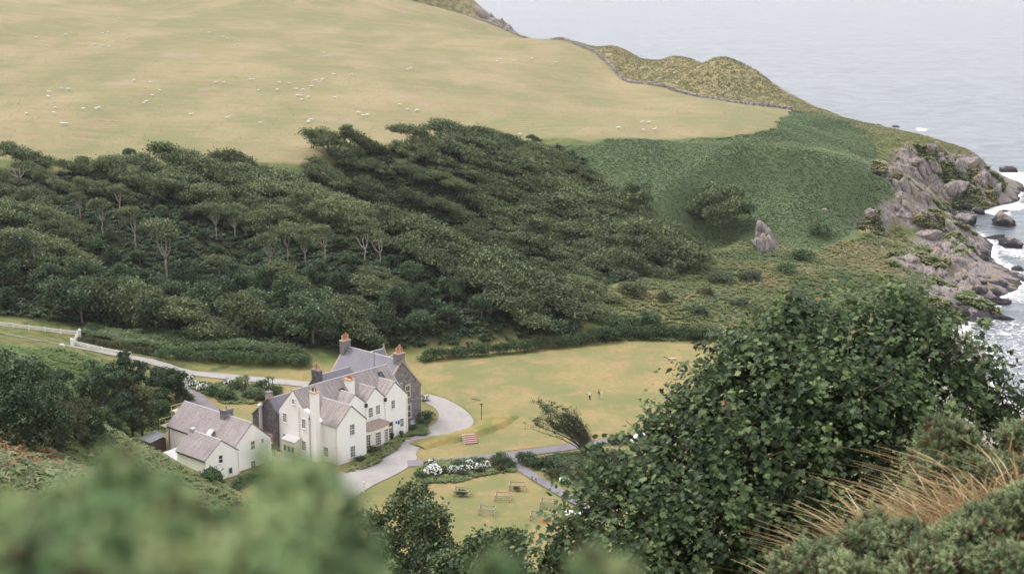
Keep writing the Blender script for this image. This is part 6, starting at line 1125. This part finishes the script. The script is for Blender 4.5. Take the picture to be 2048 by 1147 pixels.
tx, ty = 3.9, 23.0; tz = float(ground(tx, ty)); mt = thing('maple_tree', 'large broad maple tree with dark lobed leaves filling the right foreground', 'tree', (tx, ty, tz)); T0 = Vector((tx, ty, tz))
ML = [(1740, 690, 23.0, 120), (1830, 640, 23.4, 75), (1640, 680, 23.6, 100), (1560, 690, 22.6, 90), (1500, 740, 22.2, 100), (1860, 730, 22.8, 110), (1945, 760, 23.4, 90), (1985, 830, 23.6, 70), (1440, 790, 22.0, 85), (1400, 850, 21.6, 95), (1330, 890, 21.6, 85), (1560, 810, 21.6, 130), (1690, 800, 21.6, 140), (1820, 830, 22.0, 130), (1640, 900, 21.0, 140),
      (1490, 920, 20.8, 130), (1380, 960, 20.6, 110), (1270, 960, 21.0, 90), (1210, 940, 21.6, 60), (1200, 1020, 21.0, 85), (1150, 1075, 20.6, 65), (1290, 1060, 20.2, 115), (1420, 1050, 20.0, 120), (1560, 1020, 20.4, 130), (1700, 960, 21.4, 120), (1250, 1140, 19.8, 110), (1400, 1140, 19.6, 110), (1100, 1130, 20.4, 60), (1540, 1110, 20.2, 100), (1720, 740, 24.5, 150), (1550, 860, 24.0, 170), (1800, 700, 24.6, 110), (1480, 640 + 60, 23.0, 50), (1360, 760 + 40, 22.2, 45), (1800, 600, 23.2, 38), (1600, 625, 23.0, 45)]
rngm = np.random.RandomState(12); br = MB(); rb = random.Random(12); lob = []
crown_c = Vector(at_t(1600, 1000, 22.5)) - T0; limb(br, (0, 0, -0.8), crown_c * 0.55, 0.20, 0.15, rb, 0.05, 6, 8)
for i, (px, py, t, rp) in enumerate(ML):
    c = Vector(at_t(px, py, t)) - T0; r = rp / (FPX / t); lob.append((tuple(c), (r, r, r * 0.85))); s = crown_c * rb.uniform(0.45, 0.6); mid = s.lerp(c, 0.55) + Vector((0, 0, -0.25)); Pq = smooth_line(np.array([s, mid, c]), 2); br.tube([Vector(p) for p in Pq], [0.085 * (1 - k / (len(Pq) - 1)) + 0.012 for k in range(len(Pq))], 6)
    for j in range(7): d = Vector(rngm.normal(size=3)); d.z = abs(d.z) + 0.2; d.normalize(); e = c + d * r * rb.uniform(0.8, 1.15); br.tube([c.lerp(s, 0.15 * rb.random()), c.lerp(e, 0.55) + Vector((0, 0, -0.05)), e], [0.016, 0.011, 0.005], 4)
for px, py, t, l in ((1730, 600, 22.8, 0.42), (1748, 640, 22.8, 0.28), (1545, 660, 22.6, 0.3), (1865, 640, 23, 0.3), (1905, 660, 23.2, 0.35), (1340, 790, 22, 0.3)): p = Vector(at_t(px, py + l * 130, t)) - T0; br.tube([p, p + Vector((0.03, 0, l * 0.6)), p + Vector((-0.03 + 0.0002 * (px - 1700), 0, l))], [0.016, 0.012, 0.006], 5)
br.build('trunk', simple('maple_bark', (0.10, 0.080, 0.065), 0.9, 0.3, 6), mt, True)
LC = np.array([c for c, r in lob]); LR = np.array([r for c, r in lob]); area = LR[:, 0] ** 2; N_S = 4000; ks = rngm.choice(len(lob), N_S, p=area / area.sum())
ds = rngm.normal(size=(N_S, 3)); ds[:, 2] += 0.25; ds /= np.linalg.norm(ds, axis=1)[:, None]; rs_ = np.where(rngm.rand(N_S) < 0.10, 1.05 + 0.35 * rngm.rand(N_S), 1.08 - 0.75 * rngm.rand(N_S) ** 1.3); SP = LC[ks] + ds * LR[ks] * rs_[:, None]
per = 11; N_L = N_S * per; kk = np.repeat(np.arange(N_S), per); d = ds[kk]; along = rngm.rand(N_L) * 0.30 - 0.16; PO = SP[kk] + d * along[:, None] * np.array([1, 1, 0.8]) + rngm.normal(size=(N_L, 3)) * 0.075; rad = rs_[kk] + along
nrmv = d * 0.5 + np.array([0, -0.1, 0.75]) + rngm.normal(size=(N_L, 3)) * 0.55; nrmv /= np.linalg.norm(nrmv, axis=1)[:, None]; yv = d + np.array([0, 0, -0.6]) + rngm.normal(size=(N_L, 3)) * 0.7; yv -= nrmv * (yv * nrmv).sum(1)[:, None]; yv /= np.linalg.norm(yv, axis=1)[:, None]; xv = np.cross(yv, nrmv)
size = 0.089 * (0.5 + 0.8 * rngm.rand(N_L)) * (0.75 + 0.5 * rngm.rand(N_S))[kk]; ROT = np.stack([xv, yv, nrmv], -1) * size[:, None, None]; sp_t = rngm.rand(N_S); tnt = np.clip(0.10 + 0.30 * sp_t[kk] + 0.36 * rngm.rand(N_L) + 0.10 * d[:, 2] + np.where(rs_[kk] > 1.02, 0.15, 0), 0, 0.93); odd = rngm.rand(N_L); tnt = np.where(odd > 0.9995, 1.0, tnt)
# the 300 leaves nearest the camera are leaves of their own
dist = np.linalg.norm(PO + np.array(T0) - np.array([0, 0, CAM_H]), axis=1) - 0.8 * rad; order = np.argsort(dist); big = order[:300]; rest = order[300:]
leaf_meshes = [np_mesh('leaf', ML_V, ML_F, MAPLE, False, dict(tint=np.full(len(ML_V), t))) for t in (0.25, 0.38, 0.5, 0.62, 0.75, 0.9)]
for i in big:
    o = add('leaf', leaf_meshes[min(5, int(tnt[i] * 6.3))], mt); o.matrix_local = Matrix([[*ROT[i][0], PO[i][0]], [*ROT[i][1], PO[i][1]], [*ROT[i][2], PO[i][2]], [0, 0, 0, 1]])
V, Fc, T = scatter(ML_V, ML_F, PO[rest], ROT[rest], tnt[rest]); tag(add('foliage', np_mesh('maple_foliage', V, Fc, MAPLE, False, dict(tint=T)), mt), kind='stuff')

# ------------------------------------------------------------------ gorse
GORSE = leaf_mat('gorse_spine', [(0.0, (0.10, 0.050, 0.036)), (0.12, (0.17, 0.095, 0.055)), (0.2, (0.075, 0.105, 0.055)), (0.55, (0.155, 0.205, 0.098)), (0.85, (0.27, 0.33, 0.17)), (1.0, (0.38, 0.41, 0.21))], 0.6, 0.25, (0.92, 1.08), 0.2)
def sprig_template(n, l, w, seed):
    rng = np.random.RandomState(seed); V = []; Fq = []
    for i in range(n):
        f = (i + 0.5) / n; a = i * 2.4; d = np.array([math.cos(a), math.sin(a), 0.55]); d /= np.linalg.norm(d); b0 = np.array([0, 0, l * f * 0.85]); q = l * 0.42 * (1.1 - 0.5 * f) * (0.7 + 0.6 * rng.rand()); s = np.cross(d, [0, 0, 1]); s = s / np.linalg.norm(s) * w; k = len(V); V += [b0 - s, b0 + s, b0 + d * q]; Fq.append((k, k + 1, k + 2))
    k = len(V); V += [(-w * 1.3, 0, 0), (w * 1.3, 0, 0), (0, 0, l)]; Fq.append((k, k + 1, k + 2)); return np.array(V, float), np.array(Fq)
def gorse_mesh(name, lobes, sprigs, tmpl, seed, scale=1.0, inner=0.10, mat=None):
    rng = np.random.RandomState(seed); A_ = np.array([np.prod(r) ** (2 / 3) for c, r in lobes]); kk = rng.choice(len(lobes), sprigs, p=A_ / A_.sum()); C = np.array([c for c, r in lobes])[kk]; Rr = np.array([r for c, r in lobes])[kk]; d = rng.normal(size=(sprigs, 3)); d[:, 2] += 0.3; d /= np.linalg.norm(d, axis=1)[:, None]
    dead = rng.rand(sprigs) < inner; rad = np.where(dead, 0.78 * rng.rand(sprigs) ** 0.4, 1.02 - 0.22 * rng.rand(sprigs)); bumps = 1 + 0.13 * np.sin(d[:, 0] * 9 + kk) * np.sin(d[:, 2] * 8 + kk * 2) ; P = C + d * Rr * (rad * bumps)[:, None]
    ax = d + np.array([-0.2, 0, 0.5]) + rng.normal(size=(sprigs, 3)) * 0.35; ax /= np.linalg.norm(ax, axis=1)[:, None]; q = rng.normal(size=(sprigs, 3)); x = np.cross(q, ax); x /= np.linalg.norm(x, axis=1)[:, None]; rot = np.stack([x, np.cross(ax, x), ax], -1) * (scale * (0.6 + 0.8 * rng.rand(sprigs)))[:, None, None]
    lt_ = rng.rand(len(lobes)); t = np.where(dead, 0.10 * rng.rand(sprigs), 0.14 + 0.50 * lt_[kk] + 0.18 * (bumps - 0.87) / 0.26 + 0.25 * rng.rand(sprigs)); V, Fc, T = scatter(tmpl[0], tmpl[1], P, rot, t, np.linspace(-0.08, 0.12, len(tmpl[0])) * 0.6); return np_mesh(name, V, Fc, mat or GORSE, False, dict(tint=T))
SPRIG = sprig_template(16, 0.085, 0.0045, 3)
gorse_px = [(1895, 900, 15.0, 120, 110, 'rounded gorse bush standing above the dry grass by the maple'), (1975, 950, 14.5, 90, 80, 'gorse bush right of the rounded one'), (1770, 1070, 13.0, 130, 90, 'grey green gorse bush in the bottom right, left of centre'), (1620, 1120, 12.6, 110, 60, 'low gorse bush under the maple at the bottom'), (1950, 1060, 12.4, 120, 90, 'gorse bush at the bottom right in front of the dry grass'), (2040, 1010, 12.6, 110, 110, 'gorse bush at the right edge'), (1860, 1130, 11.8, 130, 80, 'gorse bush at the bottom edge between two others'), (2040, 1130, 11.4, 110, 80, 'gorse bush in the bottom right corner'), (1700, 1150, 12.0, 120, 60, 'gorse bush at the bottom edge below the grey green one'), (2045, 880, 15.5, 70, 70, 'small gorse bush at the right edge above the grass')]
for i, (px, py, t, wx, wz, lab) in enumerate(gorse_px):
    c = at_t(px, py, t); gz = float(ground(c[0], c[1])); k = FPX / t; rr = random.Random(i + 40); W_, H_ = 0.72 * wx / k, 0.72 * wz / k; c[2] -= 0.05; lobes = []
    for j in range(16): a = rr.uniform(0, 6.283); r = W_ * 0.75 * math.sqrt(rr.random()); q_ = rr.uniform(0.18, 0.42); lobes.append(((r * math.cos(a), r * math.sin(a) * 0.8, rr.uniform(-0.5, 0.55) * H_ + c[2] - gz), (W_ * q_, W_ * q_, H_ * q_ * 1.1)))
    lobes.append(((0, 0, (c[2] - gz) * 0.55), (W_ * 0.85, W_ * 0.7, max(0.15, (c[2] - gz) * 0.6)))); o = thing('gorse_bush', lab, 'gorse', (c[0], c[1], gz)); st = MB()
    for j in range(5): l_ = lobes[j][0]; limb(st, (0.05 * j - 0.1, 0, -0.2), l_, 0.03, 0.012, rr, 0.1, 4, 5)
    st.build('stem', BARK, o); add('foliage', gorse_mesh('gorse_foliage', lobes, 3400, SPRIG, 700 + i, 1.0, 0.28), o)
# blurred gorse right in front of the lens
front_px = [[(20, 1101, 1.25, 75), (110, 1066, 1.22, 64), (170, 1026, 1.22, 49), (235, 991, 1.2, 49), (300, 1026, 1.2, 54), (250, 1076, 1.18, 75), (340, 1091, 1.18, 75), (60, 1166, 1.15, 97), (170, 1156, 1.12, 97), (290, 1166, 1.15, 97), (400, 1156, 1.2, 75)],
            [(420, 1091, 1.22, 49), (490, 1121, 1.2, 64), (560, 1056, 1.2, 49), (615, 1006, 1.2, 47), (650, 1066, 1.18, 69), (700, 1139, 1.18, 60), (560, 1136, 1.15, 75), (470, 1186, 1.14, 86), (640, 1186, 1.15, 97), (600, 956, 1.22, 21), (535, 946, 1.24, 10), (545, 991, 1.24, 15), (650, 966, 1.22, 19), (525, 921, 1.25, 7)],
            [(1000, 1152, 1.3, 14), (1190, 1140, 1.32, 16), (1245, 1168, 1.3, 12)]]
G_FRONT = leaf_mat('gorse_shoot', [(0.0, (0.035, 0.016, 0.016)), (0.12, (0.10, 0.045, 0.03)), (0.2, (0.030, 0.058, 0.032)), (0.40, (0.105, 0.185, 0.080)), (0.66, (0.24, 0.36, 0.155)), (1.0, (0.50, 0.55, 0.27))], 0.6, 0.25, (0.92, 1.08), 0.2)
SPRIG_F = sprig_template(12, 0.024, 0.0019, 5)
for i, (grp, lab) in enumerate(zip(front_px, ('blurred gorse bush close to the lens at the bottom left', 'blurred gorse bush close to the lens below the houses', 'blurred gorse shoots close to the lens at the bottom middle'))):
    c0 = at_t(*grp[0][:3]); gz = float(ground(c0[0], max(c0[1], 1.3))); B0 = np.array([c0[0], c0[1], gz]); lobes = []; st = MB(); rr = random.Random(i + 90)
    for px, py, t, rp in grp:
        c = at_t(px, py, t) - B0; r = rp / (FPX / t)
        for q_ in range(max(1, int(rp / 9))): dv = Vector((rr.gauss(0, 1), rr.gauss(0, 1), rr.gauss(0, 1) + 0.3)).normalized() * r * rr.uniform(0.55, 0.9); rs2 = r * rr.uniform(0.26, 0.42); lobes.append(((c[0] + dv.x, c[1] + dv.y, c[2] + dv.z), (rs2, rs2, rs2)))
        lobes.append((tuple(c), (r * 0.6, r * 0.6, r * 0.6))); limb(st, (c[0] * 0.4, c[1] * 0.4, -0.1), tuple(c), 0.012, 0.004, rr, 0.06, 5, 5)
    o = thing('gorse_bush', lab, 'gorse', B0); st.build('stem', BARK, o); add('foliage', gorse_mesh('front_gorse_foliage', lobes, 6500 if i < 2 else 300, SPRIG_F, 750 + i, 0.9, 0.2, G_FRONT), o)
# ------------------------------------------------------------------ dry grass and brambles on the right
DRY = leaf_mat('dry_grass', [(0.0, (0.20, 0.135, 0.065)), (0.5, (0.40, 0.29, 0.15)), (1.0, (0.60, 0.48, 0.30))], 0.8, 0.15, (1, 1), 0.3)
def stems(n, seed, box_px, tr, hh, mat, name, lab, head=True, lean=(-0.5, 0.0), wd=0.0024):
    rng = np.random.RandomState(seed); Vs = []; Fs = []; T = []; S = 6
    for i in range(n):
        px = rng.uniform(box_px[0], box_px[1]); py = rng.uniform(*box_px[2](px)) if callable(box_px[2]) else rng.uniform(box_px[2], box_px[3]); t = rng.uniform(*tr); p = at_t(px, py, t); z0_ = float(ground(p[0], p[1])); h = hh * (0.6 + 0.7 * rng.rand()); base = np.array([p[0], p[1], z0_]); ln = np.array([lean[0] + rng.normal() * 0.55, lean[1] + rng.normal() * 0.4, 0]) * h; side = np.array([1, 0, 0.0]); k = len(Vs); tt = rng.rand()
        for s in range(S + 1):
            f = s / S; c = base + np.array([0, 0, h * (f - 0.22 * f ** 3)]) + ln * f ** 2.2; w = wd * (1 - 0.5 * f)
            if head and s >= S - 1: w = 0.008 if s == S - 1 else 0.003
            Vs += [c - side * w, c + side * w]; T += [tt, tt]
        for s in range(S): Fs.append((k + 2 * s, k + 2 * s + 1, k + 2 * s + 3, k + 2 * s + 2))
    return tag(add(name, np_mesh(name, np.array(Vs), np.array(Fs), mat, False, dict(tint=np.array(T)))), lab, 'grass', kind='stuff')
stems(800, 1, (1620, 2060, lambda px: (1060 - (px - 1600) * 0.30, 1130 - (px - 1600) * 0.22)), (13.0, 15.5), 0.75, DRY, 'dry_grass', 'tall golden dry grass stems on the slope at the right')
stems(650, 2, (1780, 2060, lambda px: (960 - (px - 1700) * 0.20, 1100)), (13.5, 16.0), 0.62, DRY, 'dry_grass', 'golden dry grass behind the front gorse at the right edge', True, (-0.35, 0))
LOWV, LOWF = tuft_template(9, 0.22, 0.0045, 8, 0.3)
def low_mass(n, seed, x0, x1, y0f, tr, tm, size, mat, name, lab, cat):
    rng = np.random.RandomState(seed); P = []
    for i in range(n): px = rng.uniform(x0, x1); p = at_t(px, rng.uniform(*y0f(px)), rng.uniform(*tr)); P.append((p[0], p[1], float(ground(p[0], p[1])) + 0.25 * rng.rand() ** 2))
    P = np.array(P); rot = rand_rots(n, 0.55, None, rng) * (size * (0.6 + 0.8 * rng.rand(n)))[:, None, None]; V, Fc, T = scatter(tm[0], tm[1], P, rot, rng.rand(n)); tag(add(name, np_mesh(name, V, Fc, mat, False, dict(tint=T))), lab, cat, kind='stuff')
BRAM = leaf_mat('bramble_leaf', [(0, (0.035, 0.06, 0.03)), (0.6, (0.085, 0.13, 0.055)), (0.85, (0.15, 0.19, 0.09)), (1, (0.26, 0.13, 0.06))], 0.5, 0.3, (1, 1))
low_mass(5000, 3, 1560, 2080, lambda px: (1090 - (px - 1560) * 0.42, 1150), (11.5, 17.0), (LEAF_V * 1.0, LEAF_F), 0.07, BRAM, 'brambles', 'bramble leaves tangled among the dry grass at the right', 'brambles'); low_mass(4200, 4, 1560, 2080, lambda px: (1090 - (px - 1560) * 0.42, 1150), (11.5, 17.0), (LOWV, LOWF), 1.3, DRY, 'grass_litter', 'short dry grass and litter under the gorse at the right', 'grass')
near_all = np.array([(-16, 2), (16, 2), (18, 40), (30, 75), (-30, 75), (-18, 40)]); x, y = region_points(near_all, 6000, 21); mass('slope_scrub', 'low green scrub covering the near slope below the camera', 'scrub', x, y, tuft_template(7, 0.5, 0.07, 9), 0.9, BRAM, 22, tone=0.5)

# ------------------------------------------------------------------ sea haze
hz = bpy.data.meshes.new('haze'); hb = MB(); hb.box(-15000, 15000, -400, 41000, -32, 125); hz = hb.mesh('haze')
HM = bpy.data.materials.new('haze_air'); HM.use_nodes = True; ht = HM.node_tree; ht.nodes.clear(); hv = ht.nodes.new('ShaderNodeVolumePrincipled'); ho_ = ht.nodes.new('ShaderNodeOutputMaterial'); hv.inputs['Density'].default_value = 0.00005; hv.inputs['Color'].default_value = (0.93, 0.94, 0.97, 1); hv.inputs['Anisotropy'].default_value = 0.2; ht.links.new(hv.outputs[0], ho_.inputs['Volume'])
hz.materials.append(HM); tag(add('haze', hz), 'thin sea haze over the whole bay', 'haze', kind='stuff')

ls = np.array([(-58, 72), (-14, 76), (-8, 150), (-26, 188), (-72, 204), (-84, 130)]); x, y = region_points(ls, 12000, 25); mass('hillside_scrub', 'rough green scrub on the near hillside left of the cottage', 'scrub', x, y, tuft_template(7, 0.55, 0.09, 19), 1.0, G_ROUGH, 26, tone=0.42)
